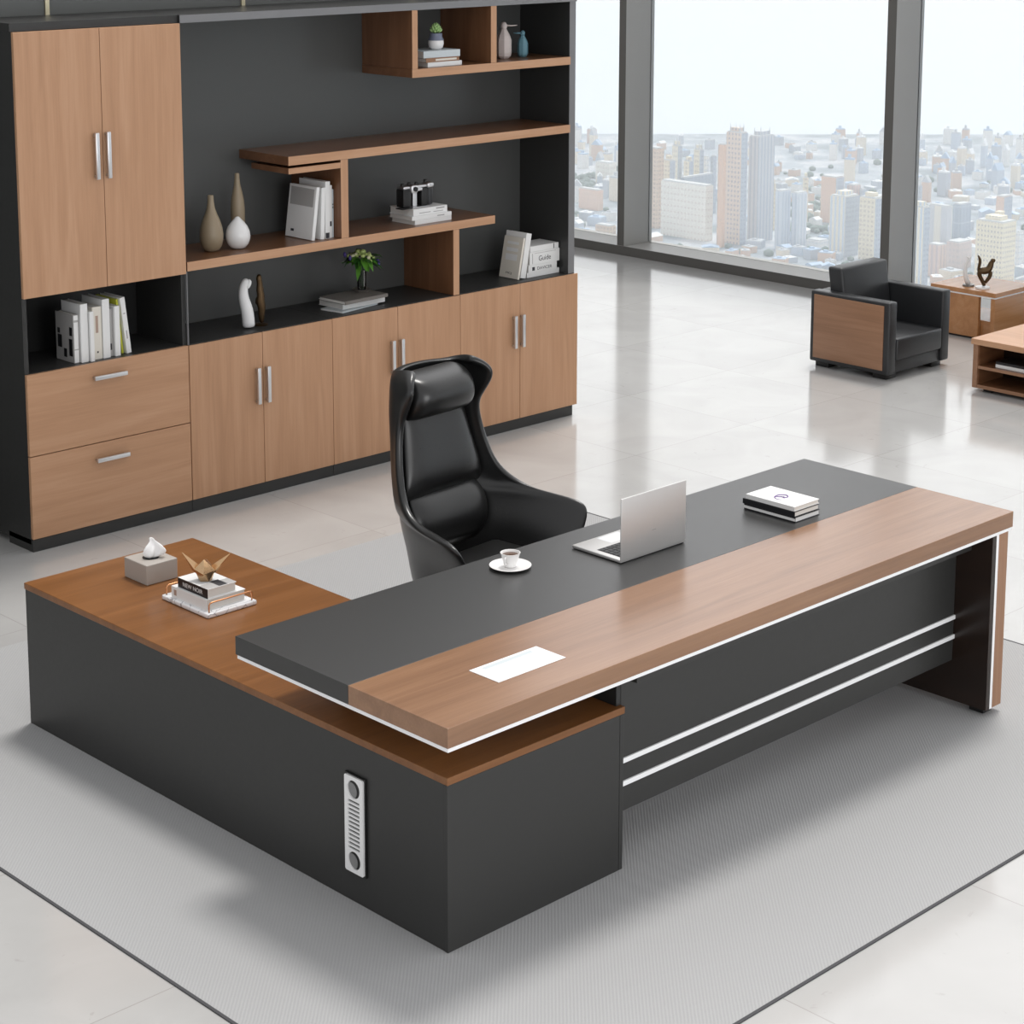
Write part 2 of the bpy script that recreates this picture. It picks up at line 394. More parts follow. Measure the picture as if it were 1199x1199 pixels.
# ------------------------------------------------------------------ wall unit
FY = 3.498           # plane of the door fronts
BY = 3.92            # back against the wall
def handle(parent, root, x, z0, z1):
    mb = MB(); p = root.location
    mb.box(x - .010 - p.x, x + .010 - p.x, FY - .030 - p.y, FY - .016 - p.y, z0 - p.z, z1 - p.z, .003)
    for z in (z0 + .012, z1 - .012): mb.box(x - .005 - p.x, x + .005 - p.x, FY - .020 - p.y, FY - p.y + .001, z - .006 - p.z, z + .006 - p.z)
    o = mb.build('handle', M['steel'], parent, smooth=True, auto=40); return o
def hhandle(parent, root, x0, x1, z):
    mb = MB(); p = root.location
    mb.box(x0 - p.x, x1 - p.x, FY - .030 - p.y, FY - .016 - p.y, z - .010 - p.z, z + .010 - p.z, .003)
    for x in (x0 + .012, x1 - .012): mb.box(x - .006 - p.x, x + .006 - p.x, FY - .020 - p.y, FY - p.y + .001, z - .005 - p.z, z + .005 - p.z)
    return mb.build('handle', M['steel'], parent, smooth=True, auto=40)
ct = thing('tall_cabinet', 'tall wall cabinet at far left with two upper doors, open book niche and two drawers', 'cabinet', (2.0, 3.7, 0))
bx('plinth', (1.562, 2.434, FY + .004, 3.709, 0, .057), M['char'], ct)
mb = MB(); p = ct.location
for b in ((1.562, 1.585, FY + .019, BY, .033, 2.352), (2.414, 2.434, FY + .019, BY, .057, 2.352), (1.585, 2.414, FY + .019, BY, .033, .075),
          (1.585, 2.414, FY + .019, BY - .02, .805, .824), (1.585, 2.414, FY + .019, BY - .02, 1.171, 1.195)):
    mb.box(b[0] - p.x, b[1] - p.x, b[2] - p.y, b[3] - p.y, b[4], b[5], .0008)
mb.build('carcass', M['char'], ct)
bx('back_panel', (1.585, 2.414, BY - .02, BY, .075, 2.352), M['char_dark'], ct, 0)
bx('cornice', (1.555, 2.434, FY - .002 + .02, BY, 2.3525, 2.39), M['char'], ct)
for (a, b, hx) in ((1.562, 1.996, 1.953), (1.999, 2.433, 2.014)):
    dr = bx('door', (a, b, FY, FY + .018, 1.171, 2.3515), M['wood_z'], ct, .0015)
    handle(dr, ct, hx, 1.672, 1.884)
for (a, b, hz) in ((.4475, .8235, .757), (.060, .4435, .368)):
    dr = bx('drawer', (1.562, 2.433, FY, FY + .018, a, b), M['wood_x'], ct, .0015)
    hhandle(dr, ct, 1.897, 2.073, hz)
def base_cab(label, x0, xm, x1, h0, h1, top_end):
    c = thing('base_cabinet', label, 'cabinet', ((x0 + x1) / 2, 3.7, 0), 0, 'two-door base cabinets along the wall')
    p = c.location
    bx('plinth', (x0 + .001, x1 - .001 - (.03 if top_end else 0), FY + .006, 3.709, 0, .057), M['char'], c)
    mb = MB()
    e = x1 - (.018 if top_end else 0)
    for b in ((x0 + .001, x0 + .018, FY + .019, BY, .057, .800), (e - .018, e - .001, FY + .019, BY, .057, .800), (x0 + .018, e - .018, FY + .019, BY, .057, .075), (x0 + .018, e - .018, BY - .012, BY, .075, .800)):
        mb.box(b[0] - p.x, b[1] - p.x, b[2] - p.y, b[3] - p.y, b[4], b[5], .0008)
    mb.build('carcass', M['char'], c)
    bx('counter', (x0 + .0005, e - .0005, FY + .010, BY, .8005, .8255), M['char'], c)
    for (a, b, hx) in ((x0 + .0015, xm - .0015, h0), (xm + .0015, x1 - .0015, h1)):
        dr = bx('door', (a, b, FY - .001, FY + .008 if 0 else FY + .009, .060, .822), M['wood_z'], c, .0015)
        handle(dr, c, hx, .469, .652)
    return c
base_cab('two-door base cabinet under the white and bronze sculptures, next to the drawers', 2.436, 2.871, 3.312, 2.830, 2.890, False)
base_cab('two-door base cabinet under the flower vase, half behind the office chair', 3.312, 3.750, 4.193, 3.702, 3.764, False)
base_cab('two-door base cabinet at the right end of the wall unit under the stacked books', 4.193, 4.641, 5.098, 4.587, 4.648, True)
s = thing('display_shelf_unit', 'open wall shelving of staggered wooden shelves in a charcoal frame', 'shelf unit', (3.75, 3.72, .826))
bx('back_panel', (2.4355, 5.03, BY - .02, BY, .826, 2.352), M['back_char'], s, 0)
bx('side_panel', (5.03, 5.078, FY + .012, BY, .826, 2.352), M['frame_grey'] if 0 else M['char'], s)
o = bx('side_edge', (5.031, 5.078, FY + .0105, FY + .012, .826, 2.352), M['frame_grey'], s, 0)
o = bx('divider_edge', (2.4355, 2.4395, FY + .002, FY + .012, .826, 1.18), M['frame_grey'], s, 0)
bx('top_panel', (2.4355, 5.078, FY + .004, BY, 2.3525, 2.39), M['char'], s)
bx('top_edge', (2.4355, 5.078, FY + .0025, FY + .004, 2.3525, 2.389), M['frame_grey'], s, 0)
M['board_x'] = wood('walnut_board_x', (.13, .056, .026), (.165, .074, .035), (.21, .10, .05), 'X', .28, .5)  # dark tone for every board face except the lighter front
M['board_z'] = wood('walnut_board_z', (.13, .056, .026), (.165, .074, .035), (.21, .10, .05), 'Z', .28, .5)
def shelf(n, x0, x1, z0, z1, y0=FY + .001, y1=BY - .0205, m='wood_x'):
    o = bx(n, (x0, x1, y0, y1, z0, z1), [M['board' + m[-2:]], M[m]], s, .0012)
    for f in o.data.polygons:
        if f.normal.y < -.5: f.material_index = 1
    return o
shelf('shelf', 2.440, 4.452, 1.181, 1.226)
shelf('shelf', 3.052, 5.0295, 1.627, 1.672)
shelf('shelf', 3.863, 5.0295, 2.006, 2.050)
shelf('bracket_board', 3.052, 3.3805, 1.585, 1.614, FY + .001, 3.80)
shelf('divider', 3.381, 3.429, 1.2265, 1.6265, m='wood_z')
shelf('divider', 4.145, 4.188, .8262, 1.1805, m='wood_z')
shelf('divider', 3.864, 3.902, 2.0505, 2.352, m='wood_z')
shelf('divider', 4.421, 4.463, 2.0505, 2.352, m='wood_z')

# ------------------------------------------------------------------ books
def book(label, w, l, t, mat, cover='cov_white', pages='paper', group=None, cat='book', marks=()):
    """local: x from spine (0) to fore edge (w), y 0..l, z 0..t ; mat = world matrix"""
    e = thing('book', label, cat, group=group); e.matrix_world = mat
    c = .0022 if t > .012 else .0012
    mb = MB(); mb.box(0, w, 0, l, 0, c, .0004, 1); mb.box(0, w, 0, l, t - c, t, .0004, 1); mb.box(0, c * 1.2, 0, l, c, t - c, 0)
    mb.build('cover', M[cover], e)
    mb = MB(); mb.box(c * 1.3, w - .003, .003, l - .003, c, t - c); mb.build('pages', M[pages], e)
    for mk in marks:
        kind, face, a0, a1, b0, b1, m = mk[:7]
        # face: 'spine' plane x=0 (a along y, b along z) ; 'top' plane z=t (a along x, b along y) ; 'bot' z=0
        mb = MB(); q = .0005
        if kind == 'box':
            if face == 'spine': mb.box(-q, 0, a0, a1, b0, b1)
            if face == 'top': mb.box(a0, a1, b0, b1, t, t + q)
            if face == 'bot': mb.box(a0, a1, b0, b1, -q, 0)
            mb.build('print', M[m], e)
        else:
            ca, cb_ = (a0 + a1) / 2, (b0 + b1) / 2
            fl = mk[7] if len(mk) > 7 else 1
            if face == 'spine' : mt = cols((0, -fl, 0), (0, 0, fl), (-1, 0, 0), (-q, ca, cb_)); wd, ht = a1 - a0, b1 - b0
            if face == 'top': mt = cols((fl, 0, 0), (0, fl, 0), (0, 0, 1), (ca, cb_, t + q)); wd, ht = a1 - a0, b1 - b0
            if face == 'botv': mt = cols((-1, 0, 0), (0, 1, 0), (0, 0, -1), (ca, cb_, -q)); wd, ht = a1 - a0, b1 - b0
            text('title', kind, wd, ht, M[m], e, mt)
    return e
def lie_x(x0, y0, z0, rz=0):      # flat, spine towards -X
    return Matrix.Translation((x0, y0, z0)) @ Matrix.Rotation(R(rz), 4, 'Z')
def lie_y(x1, y0, z0, rz=0):      # flat, spine towards -Y (towards the room)
    return Matrix.Translation((x1, y0, z0)) @ Matrix.Rotation(R(90 + rz), 4, 'Z')
def stand(x0, y0, z0, lean=0, t=0):    # upright, spine towards -Y, thickness along +X; lean>0 tips the top to +X
    return Matrix.Translation((x0, y0, z0 + t * math.sin(R(max(lean, 0))) + .0003)) @ Matrix.Rotation(R(lean), 4, 'Y') @ cols((0, 1, 0), (0, 0, 1), (1, 0, 0))
G1 = 'books standing in the niche of the tall cabinet'
zn = .8245
book('grey and black patterned book at the left end of the niche row', .15, .225, .028, stand(1.842, 3.552, zn), 'cov_grey', group=G1,
     marks=(('box', 'bot', .012, .04, .03, .11, 'cov_black'), ('box', 'bot', .012, .035, .125, .165, 'cov_black'), ('box', 'bot', .06, .085, .02, .06, 'cov_black'), ('box', 'bot', .10, .135, .06, .12, 'cov_black'), ('box', 'bot', .115, .135, .125, .15, 'cov_black'),
            ('box', 'spine', 0.002, .06, .003, .025, 'cov_white'), ('box', 'spine', .065, .19, .003, .025, 'cov_white'), ('box', 'spine', .20, .222, .003, .025, 'cov_white')))
book('tall white book with a rounded spine, second in the niche row', .16, .272, .038, stand(1.874, 3.540, zn), 'cov_white', group=G1)
book('thin short white booklet in front of the cream book, niche row', .14, .233, .020, stand(1.916, 3.528, zn), 'cov_white', group=G1)
book('cream book with a brown spine label, niche row', .15, .247, .048, stand(1.943, 3.550, zn), 'cov_cream', group=G1, marks=(('box', 'spine', .125, .205, .016, .030, 'ink_brown'), ('box', 'spine', .030, .038, .020, .028, 'ink')))
book('tallest white book in the middle of the niche row', .17, .277, .038, stand(1.994, 3.545, zn), 'cov_white', group=G1)
book('light grey book with a small dark mark low on its spine, niche row', .15, .225, .022, stand(2.034, 3.560, zn), 'cov_grey', group=G1, marks=(('box', 'spine', .03, .06, .004, .016, 'ink'),))
book('plain white book right of the light grey one, niche row', .15, .236, .028, stand(2.059, 3.545, zn), 'cov_white', group=G1)
book('thin yellow-green book leaning at the right of the niche row', .17, .262, .010, stand(2.113, 3.575, zn, -5.5), 'cov_yellow', group=G1)
book('white book leaning left at the right end of the niche row', .165, .270, .026, stand(2.128, 3.556, zn, -6.5), 'cov_white', group=G1, marks=(('box', 'spine', .19, .195, .008, .018, 'ink_grey'), ('box', 'spine', .07, .11, .010, .016, 'ink_grey')))
G2 = 'white books standing on the low wooden shelf'
zs = 1.2265
book('large pale book with a grey cover block, leaning at the left of the shelf group', .215, .268, .020, stand(3.226, 3.545, zs, 8, .02), 'cov_white', group=G2,
     marks=(('box', 'bot', .015, .20, .165, .255, 'cov_grey'), ('box', 'bot', .15, .175, .03, .042, 'ink')))
book('white book leaning right behind the large pale one', .19, .262, .024, stand(3.281, 3.542, zs, 2.5, .024), 'cov_white', group=G2)
book('tallest white book of the group by the wooden divider', .21, .290, .030, stand(3.314, 3.545, zs, .8, .03), 'cov_white', group=G2, marks=(('box', 'spine', .002, .03, .002, .026, 'ink'),))
book('white book with a black brush mark near its foot', .19, .268, .016, stand(3.3475, 3.552, zs, .5, .016), 'cov_white', group=G2, marks=(('box', 'spine', .06, .085, .002, .013, 'ink'),))
book('thin blue-grey book touching the wooden divider', .19, .245, .011, stand(3.367, 3.557, zs, .3, .011), 'cov_bluegrey', group=G2, marks=(('box', 'spine', .15, .158, .003, .009, 'ink'), ('box', 'spine', .165, .172, .003, .009, 'ink')))
G3 = 'books stacked under the vintage camera'
book('white book at the bottom of the stack under the vintage camera', .185, .262, .024, lie_y(4.180, 3.552, zs, 1), 'cov_white', group=G3)
book('white book in the middle of the stack under the vintage camera', .185, .275, .022, lie_y(4.176, 3.547, zs + .0245, -1), 'cov_white', group=G3, marks=(('box', 'spine', .05, .10, .007, .013, 'ink_grey'),))
book('white book on top of the stack, directly under the vintage camera', .185, .243, .036, lie_y(4.155, 3.558, zs + .047, 1), 'cov_white', group=G3,
     marks=(('box', 'spine', .02, .08, .022, .030, 'ink_grey'), ('box', 'spine', .03, .10, .008, .012, 'ink_grey'), ('box', 'spine', .12, .20, .010, .014, 'ink_grey')))
G4 = 'books stacked under the flower vase'
zc = .826
book('thin pale magazine at the bottom of the stack under the flower vase', .15, .28, .008, lie_y(3.70, 3.60, zc, 10), 'cov_bluegrey', group=G4)
book('thick white book in the middle of the stack under the flower vase', .19, .292, .034, lie_y(3.750, 3.600, zc + .0085, 2), 'cov_white', group=G4)
book('taupe-covered magazine on top of the stack, under the flower vase', .20, .30, .018, lie_y(3.735, 3.558, zc + .043, 3), 'cov_dkgrey', group=G4)
G5 = 'books at the right end of the counter'
book('cream book with a small MCJ title, leaning against the white binder', .15, .232, .013, stand(4.690, 3.568, zc, 11.5, .013), 'cov_cream', group=G5,
     marks=(('MCJ', 'botv', .055, .100, .020, .034, 'ink'), ('box', 'bot', .03, .12, .19, .205, 'cov_white'), ('box', 'bot', .03, .12, .15, .17, 'cov_white'), ('box', 'bot', .03, .12, .10, .135, 'cov_white')))
book('tall thick white book leaning between the cream book and the printed boxes', .16, .252, .040, stand(4.716, 3.572, zc, 11, .04), 'cov_white', group=G5)
book('plain white book at the bottom of the right-hand stack', .16, .256, .028, lie_y(5.025, 3.575, zc, 0), 'cov_white', group=G5)
book('white book lettered DAVICER, second from the bottom of the right-hand stack', .15, .224, .040, lie_y(5.003, 3.572, zc + .0285, 0), 'cov_white', group=G5,
     marks=(('DAVICER', 'spine', .04, .155, .009, .026, 'ink', 1), ('box', 'spine', .175, .195, .008, .028, 'ink')))
book('white book lettered Guide, third from the bottom of the right-hand stack', .15, .236, .072, lie_y(5.026, 3.574, zc + .069, 0), 'cov_white', group=G5,
     marks=(('Guide', 'spine', .07, .165, .018, .046, 'ink', 1), ('box', 'spine', .03, .20, .062, .064, 'ink_grey'), ('box', 'spine', .212, .216, .006, .064, 'ink_grey')))
book('white book on top of the right-hand stack with a black corner stripe', .15, .225, .032, lie_y(5.022, 3.578, zc + .1415, 0), 'cov_white', group=G5, marks=(('box', 'spine', .035, .041, .002, .030, 'ink'),))
G6 = 'books under the potted succulent'
zu = 2.0505
book('white book at the bottom of the stack under the succulent', .18, .240, .024, lie_y(4.240, 3.532, zu, 0), 'cov_white', group=G6)
book('brown-speckled book in the middle of the stack under the succulent', .18, .238, .022, lie_y(4.224, 3.534, zu + .0245, 1), 'cov_brown', group=G6, marks=(('box', 'spine', .02, .17, .006, .016, 'cov_cream'),))
book('light grey book on top of the stack under the succulent', .18, .250, .036, lie_y(4.226, 3.53, zu + .047, -2), 'cov_bluegrey', group=G6)

# ------------------------------------------------------------------ shelf ornaments
def lathe_thing(name, label, cat, prof, loc, m, group=None, n=40, smooth=True):
    mb = MB(); mb.lathe(prof, n)
    o = mb.build(name, m, None, smooth=smooth, loc=loc, auto=50); tag(o, label, cat, group); return o
def prof_scale(pts, r, h): return [(a * r, b * h) for a, b in pts]
GV = 'teardrop vases on the low wooden shelf'
lathe_thing('vase', 'beige teardrop vase with a long neck, left of the white vase', 'vase', prof_scale([(0, 0), (.45, 0), (.62, .02), (.85, .09), (.98, .20), (1, .30), (.93, .42), (.75, .55), (.52, .66), (.36, .76), (.27, .88), (.25, .99), (.19, 1), (.17, .97), (.16, .8), (0, .79)], .058, .275), (2.702, 3.665, zs), M['beige_c'], GV)
lathe_thing('vase', 'tallest beige bottle vase standing behind the white vase', 'vase', prof_scale([(0, 0), (.7, 0), (.85, .02), (.95, .12), (1, .35), (1, .52), (.92, .62), (.68, .74), (.45, .84), (.36, .93), (.34, .99), (.26, 1), (.24, .97), (.22, .85), (0, .84)], .035, .352), (2.925, 3.75, zs), M['beige_c'], GV)
lathe_thing('vase', 'small round white vase with a pointed top', 'vase', prof_scale([(0, 0), (.35, 0), (.60, .03), (.85, .15), (.98, .30), (1, .42), (.94, .56), (.78, .70), (.55, .82), (.30, .92), (.16, .98), (.08, 1), (0, 1)], .061, .158), (2.838, 3.635, zs), M['ceramic'], GV)
# faceted bird bottles
def bird(label, m, x, y, r_, h, rz):
    t = thing('bird_figurine', label, 'figurine', (x, y, zu), rz, 'bird bottles in the top right box shelf')
    mb = MB(); mb.lathe(prof_scale([(0, 0), (.62, 0), (.92, .07), (1, .16), (1, .50), (.80, .63), (.46, .76), (.34, .82)], r_, h), 8); mb.build('body', m, t)
    mb = MB(); mb.lathe(prof_scale([(.34, .81), (.42, .86), (.42, .92), (.30, .97), (.12, 1.0), (0, 1)], r_, h), 16)
    hd = mb.build('head', m, t, smooth=True)
    mb = MB(); mb.tube([(.25 * r_, 0, .90 * h), (1.0 * r_, 0, .895 * h), (1.75 * r_, 0, .905 * h)], [.006, .004, .0015], 8); mb.build('beak', m, t, smooth=True)
bird('larger pinkish white bird bottle with its beak to the right', plain('blush_ceramic', (.66, .58, .55), .4), 4.671, 3.66, .042, .200, R(-40))
bird('smaller dusty blue bird bottle with its beak to the left', M['blue_c'], 4.820, 3.665, .030, .146, R(140))
# succulent
t = thing('potted_succulent', 'small green succulent in a white pot with slate blue rim on stacked books', 'plant', (4.118, 3.60, zu + .0835))
mb = MB(); mb.lathe(prof_scale([(0, 0), (.62, 0), (.88, .14), (1, .38), (.96, .60), (.82, .72)], .042, .085), 32); pot = mb.build('pot', M['ceramic'], t, smooth=True, auto=50)
mb = MB(); mb.lathe(prof_scale([(.83, .715), (.985, .57), (.98, .62), (.84, .74), (.78, .86), (.80, 1), (.68, 1), (.66, .85), (0, .85)], .0422, .085), 32); o = mb.build('pot_rim', M['slate'], t, smooth=True, auto=50); o.parent = pot
mb = MB()
for k in range(34):
    a = k * 2.4; rr_ = .005 + .026 * (k / 34) ** .6; el = R(85 - 55 * (k / 34)); L_ = .022
    c0 = Vector((rr_ * .6 * math.cos(a), rr_ * .6 * math.sin(a), .085 + .034 * (1 - k / 40)))
    dv = Vector((math.cos(a) * math.cos(el), math.sin(a) * math.cos(el), math.sin(el)))
    mb.tube([c0 - dv * .01, c0 + dv * L_ * .5, c0 + dv * L_], [.004, .0075, .001], 6)
mb.build('succulent', M['succ'], t, smooth=True)
# vintage camera ornament
t = thing('vintage_camera', 'black and silver vintage camera ornament standing on the stacked white books', 'camera', (3.99, 3.63, zs + .0835), R(0))
mb = MB(); mb.box(-.105, -.050, -.03, .03, .004, .100, .006); mb.build('left_body', M['black'], t, smooth=True, auto=40)
mb = MB(); mb.box(.022, .070, -.03, .03, .004, .098, .006); mb.build('bellows', M['black'], t, smooth=True, auto=40)
mb = MB(); mb.box(.066, .103, -.034, .028, .004, .100, .012, 3); mb.build('right_body', M['leather_grey'], t, smooth=True, auto=40)
mb = MB(); mb.box(-.10, .10, -.026, .03, .098, .116, .007, 3); mb.box(-.060, -.012, -.045, .0, .078, .122, .010, 3); mb.box(.06, .106, -.038, .02, .096, .124, .010, 3); mb.box(-.02, .03, -.03, .02, .085, .100, .004)
top = mb.build('chrome_top', M['steel'], t, smooth=True, auto=40)
mb = MB(); mb.lathe([(0, 0), (.013, 0), (.013, .008), (0, .008)], 24); o = mb.build('lens', M['black'], top, smooth=True, auto=40); o.rotation_euler = (PI / 2, 0, 0); o.location = (-.036, -.044, .10)
for x, h in ((-.085, .012), (-.04, .014), (.01, .012), (.075, .020)):
    mb = MB(); mb.lathe([(0, 0), (.011, 0), (.011, h), (.008, h + .002), (0, h + .002)], 18, (x, 0, .116)); mb.build('dial', M['black'], top, smooth=True, auto=40)
mb = MB(); mb.box(-.08, .06, -.045, .03, 0, .004, .001); mb.box(-.03, .0, -.02, .02, .004, .090, .004); mb.build('stand', M['steel'], t)
mb = MB(); mb.box(-.135, -.06, -.055, .0, .0, .006, .002); mb.build('foot', M['black'], t)
# flower vase
t = thing('flower_vase', 'clear glass vase of green leaves and pale flowers on stacked books', 'vase', (3.667, 3.688, zc + .0615))
mb = MB(); mb.lathe([(0, .006), (.036, .006), (.047, .012), (.050, .016), (.044, .012), (.036, .0), (0, 0)], 32); mb.build('dish', M['cov_dkgrey'], t, smooth=True, auto=50)
mb = MB(); mb.lathe([(0, .010), (.020, .010), (.023, .03), (.025, .115), (.0235, .115), (.0215, .03), (0, .014)], 28); mb.build('glass', M['vase_glass'], t, smooth=True, auto=50)
mb = MB()
for k in range(7):
    a = k * .9; mb.tube([(.008 * math.cos(a), .008 * math.sin(a), .016), (.012 * math.cos(a + .5), .012 * math.sin(a + .5), .09), (.035 * math.cos(a + .6), .035 * math.sin(a + .6), .15)], .0018, 6)
mb.build('stems', M['leaf_d'], t, smooth=True)
def leaf(mb, base, d, L_, w, droop=.3):
    d = Vector(d).normalized(); sd = d.cross(Vector((0, 0, 1)))
    if sd.length < .1: sd = Vector((1, 0, 0))
    sd.normalize(); b = Vector(base); vs = []
    prof = [(0, .08), (.25, .7), (.5, 1), (.75, .72), (1, .02)]
    rows = []
    for tt, ww in prof:
        c_ = b + d * L_ * tt + Vector((0, 0, -droop * L_ * tt * tt)); rows.append((c_ - sd * w * ww, c_ - Vector((0, 0, .15 * w)), c_ + sd * w * ww))
    idx = [[mb.bm.verts.new(p) for p in r_] for r_ in rows]
    for A, B in zip(idx[:-1], idx[1:]):
        mb.bm.faces.new((A[0], A[1], B[1], B[0])); mb.bm.faces.new((A[1], A[2], B[2], B[1]))
rnd = random.Random(3)
A_, B_ = MB(), MB()
for k in range(46):
    a = rnd.uniform(0, 2 * PI); e_ = rnd.uniform(-.15, .9)
    bs = (.03 * math.cos(a), .03 * math.sin(a), rnd.uniform(.15, .19))
    leaf(A_ if k % 2 else B_, bs, (math.cos(a), math.sin(a), e_), rnd.uniform(.06, .10), rnd.uniform(.012, .020), rnd.uniform(.3, .8))
for mbx, nm in ((A_, 'leaf'), (B_, 'leaf_d')):
    o = mbx.build('foliage', M[nm], t, smooth=True)
mb = MB()
for k in range(26):
    a = rnd.uniform(0, 2 * PI); rr_ = rnd.uniform(0, .075); z = .215 - rr_ * .5 + rnd.uniform(-.01, .012)
    bmesh.ops.create_icosphere(mb.bm, subdivisions=1, radius=rnd.uniform(.010, .019), matrix=Matrix.Translation((rr_ * math.cos(a), rr_ * math.sin(a), z)) @ Matrix.Diagonal((1, 1, .8, 1)))
mb.build('blossoms', M['leaf_l'], t, smooth=True)
mb = MB()
for k in range(9):
    a = rnd.uniform(0, 2 * PI); rr_ = rnd.uniform(.02, .07)
    bmesh.ops.create_icosphere(mb.bm, subdivisions=1, radius=.011, matrix=Matrix.Translation((rr_ * math.cos(a), rr_ * math.sin(a), .21 - rr_ * .3)))
mb.build('cream_blossoms', M['petal'], t, smooth=True)
mb = MB()
for (dx, dy, z) in ((-.095, .02, .205), (-.085, -.01, .19), (.10, -.02, .14), (.11, .0, .15)):
    bmesh.ops.create_icosphere(mb.bm, subdivisions=1, radius=.013, matrix=Matrix.Translation((dx, dy, z)) @ Matrix.Diagonal((.7, .7, 1.3, 1)))
mb.build('purple_blossoms', M['purple'], t, smooth=True)
# sculptures on the counter (figures seen as bent torsos)
def lateral(u): return Vector((.70 * u, -.70 * u, 0))
mb = MB(); mb.tube([lateral(u) + Vector((0, 0, z)) for u, z in ((.004, 0), (.002, .03), (.000, .07), (-.008, .11), (-.020, .15), (-.022, .19), (-.016, .215), (-.006, .235), (-.003, .250))],
                   [.033, .031, .031, .030, .026, .023, .021, .020, .010], 16)
mb.tube([lateral(u) + Vector((0, 0, z)) for u, z in ((-.008, .200), (.006, .222), (.014, .235), (.006, .246))], [.016, .015, .011, .006], 12)
o = mb.build('figure_sculpture', M['matte_white'], None, smooth=True, loc=(2.868, 3.607, zc)); sub(o, 1)
tag(o, 'white curved abstract sculpture on the black counter', 'sculpture')
t = thing('bronze_sculpture', 'slim dark bronze figure beside the white curved sculpture', 'sculpture', (2.958, 3.625, zc))
mb = MB(); mb.tube([lateral(u) + Vector((0, 0, z)) for u, z in ((.006, .006), (.004, .05), (.010, .09), (-.004, .125), (.008, .15), (-.004, .175), (.002, .21), (-.006, .235), (-.002, .258))],
                   [.013, .016, .021, .026, .018, .020, .013, .017, .010], 12)
mb.tube([lateral(u) + Vector((0, 0, z)) for u, z in ((-.018, .10), (-.022, .13), (-.006, .155), (.020, .135), (.010, .11))], .006, 8)
mb.tube([lateral(u) + Vector((0, 0, z)) for u, z in ((.004, .20), (.016, .185), (.012, .165))], .006, 8)
o = mb.build('figure', M['bronze'], t, smooth=True); sub(o, 1)
mb = MB(); mb.lathe([(0, 0), (.036, 0), (.038, .005), (.010, .010), (0, .010)], 24); mb.build('base', M['bronze'], t, smooth=True, auto=40)

# ------------------------------------------------------------------ on the return cabinet
ZR = .5332
t = thing('tissue_box', 'taupe tissue box with a white tissue pulled up, on the low cabinet', 'tissue box', (.904, 1.573, ZR))
mb = MB(); mb.box(-.066, .066, -.071, .071, 0, .074, .003); mb.build('box', M['taupe_box'], t)
mb = MB(); mb.lathe([(0, 0), (.030, 0), (.030, .0008), (0, .0008)], 24, (0, 0, .074)); mb.build('opening', M['black'], t)
mb = MB()
n_ = 40; rings = []
for j, (rad, z, fold) in enumerate([(.018, .073, .1), (.030, .080, .18), (.036, .090, .25), (.034, .102, .30), (.027, .114, .35), (.018, .124, .4), (.010, .133, .4), (.006, .140, .3), (.008, .145, .2), (.002, .149, 0)]):
    rings.append([])
    for i in range(n_):
        a = 2 * PI * i / n_; k_ = 1 + fold * 1.5 * math.sin(3 * a + j * .28 + .6) + fold * .5 * math.sin(7 * a - j * .5)
        rings[-1].append(mb.bm.verts.new((rad * k_ * math.cos(a) + .011 * math.sin((z - .073) * 38), rad * .62 * k_ * math.sin(a), z)))
for A, B in zip(rings[:-1], rings[1:]):
    for i in range(n_): mb.bm.faces.new((A[i], A[(i + 1) % n_], B[(i + 1) % n_], B[i]))
mb.bm.faces.new(rings[-1]); mb.bm.faces.new(rings[0][::-1])
o = mb.build('tissue', M['tissue'], t, smooth=True); o.rotation_euler = (0, 0, R(-45)); sub(o, 1)
t = thing('marble_tray', 'white marble tray with copper rod handles under two books', 'tray', (.902, 1.218, ZR))
mb = MB(); mb.box(-.104, .104, -.137, .137, 0, .017, .005, 3); mb.build('slab', M['marble'], t, smooth=True, auto=40)
for sy in (-1, 1):
    y = sy * .125
    pts = [(-.090, y, .016), (-.090, y, .042), (-.086, y, .048), (-.078, y, .050), (.078, y, .050), (.086, y, .048), (.090, y, .042), (.090, y, .016)]
    mb = MB(); mb.tube(pts, .0028, 10); mb.build('handle', M['copper'], t, smooth=True)
book('thick white book lying on the marble tray', .165, .205, .040, lie_x(.812, 1.108, ZR + .0172, 0), 'cov_white', group=None, marks=(('box', 'spine', .175, .19, .010, .030, 'ink_brown'),))
b2 = book('black-spined book lettered NEW NOIR under the gold ornament', .120, .175, .034, lie_x(.822, 1.112, ZR + .0575, 0), 'cov_white', group=None,
     marks=(('box', 'spine', .0, .175, .0, .034, 'cov_black'), ('NEW NOIR', 'spine', .03, .145, .009, .024, 'cov_white')))
mb = MB(); mb.box(.002, .118, .002, .05, .034, .0345); o = mb.build('cover_photo', M['cov_grey'], b2); 
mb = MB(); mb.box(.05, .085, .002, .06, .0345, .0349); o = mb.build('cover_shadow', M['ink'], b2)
# faceted gold ornament: local u = to the right as seen from the chair's side of the room
t = thing('gold_ornament', 'faceted gold bird-like ornament with two long raised points on the books', 'ornament', (.872, 1.195, ZR + .0922), R(-44))
mb = MB()
V = [(-.014, -.016, 0), (.014, -.016, 0), (.022, .0, 0), (.014, .018, 0), (-.014, .018, 0), (-.022, 0, 0),      # 0-5 foot
     (-.036, -.010, .042), (.0, -.034, .030), (.036, -.010, .040), (.0, -.022, .082),                              # 6-9 front facet
     (-.030, .026, .036), (.030, .026, .036), (0, .034, .064)]                                                      # 10-12 back
F = [(0, 1, 7), (0, 7, 6), (1, 8, 7), (6, 7, 9), (7, 8, 9), (0, 6, 5), (1, 2, 8), (5, 6, 10), (2, 11, 8), (5, 10, 4), (2, 3, 11), (4, 10, 12), (3, 12, 11), (3, 4, 12), (5, 4, 3, 2, 1, 0), (6, 9, 12, 10), (8, 11, 12, 9)]
mb.mesh(V, F); mb.build('body', M['gold'], t)
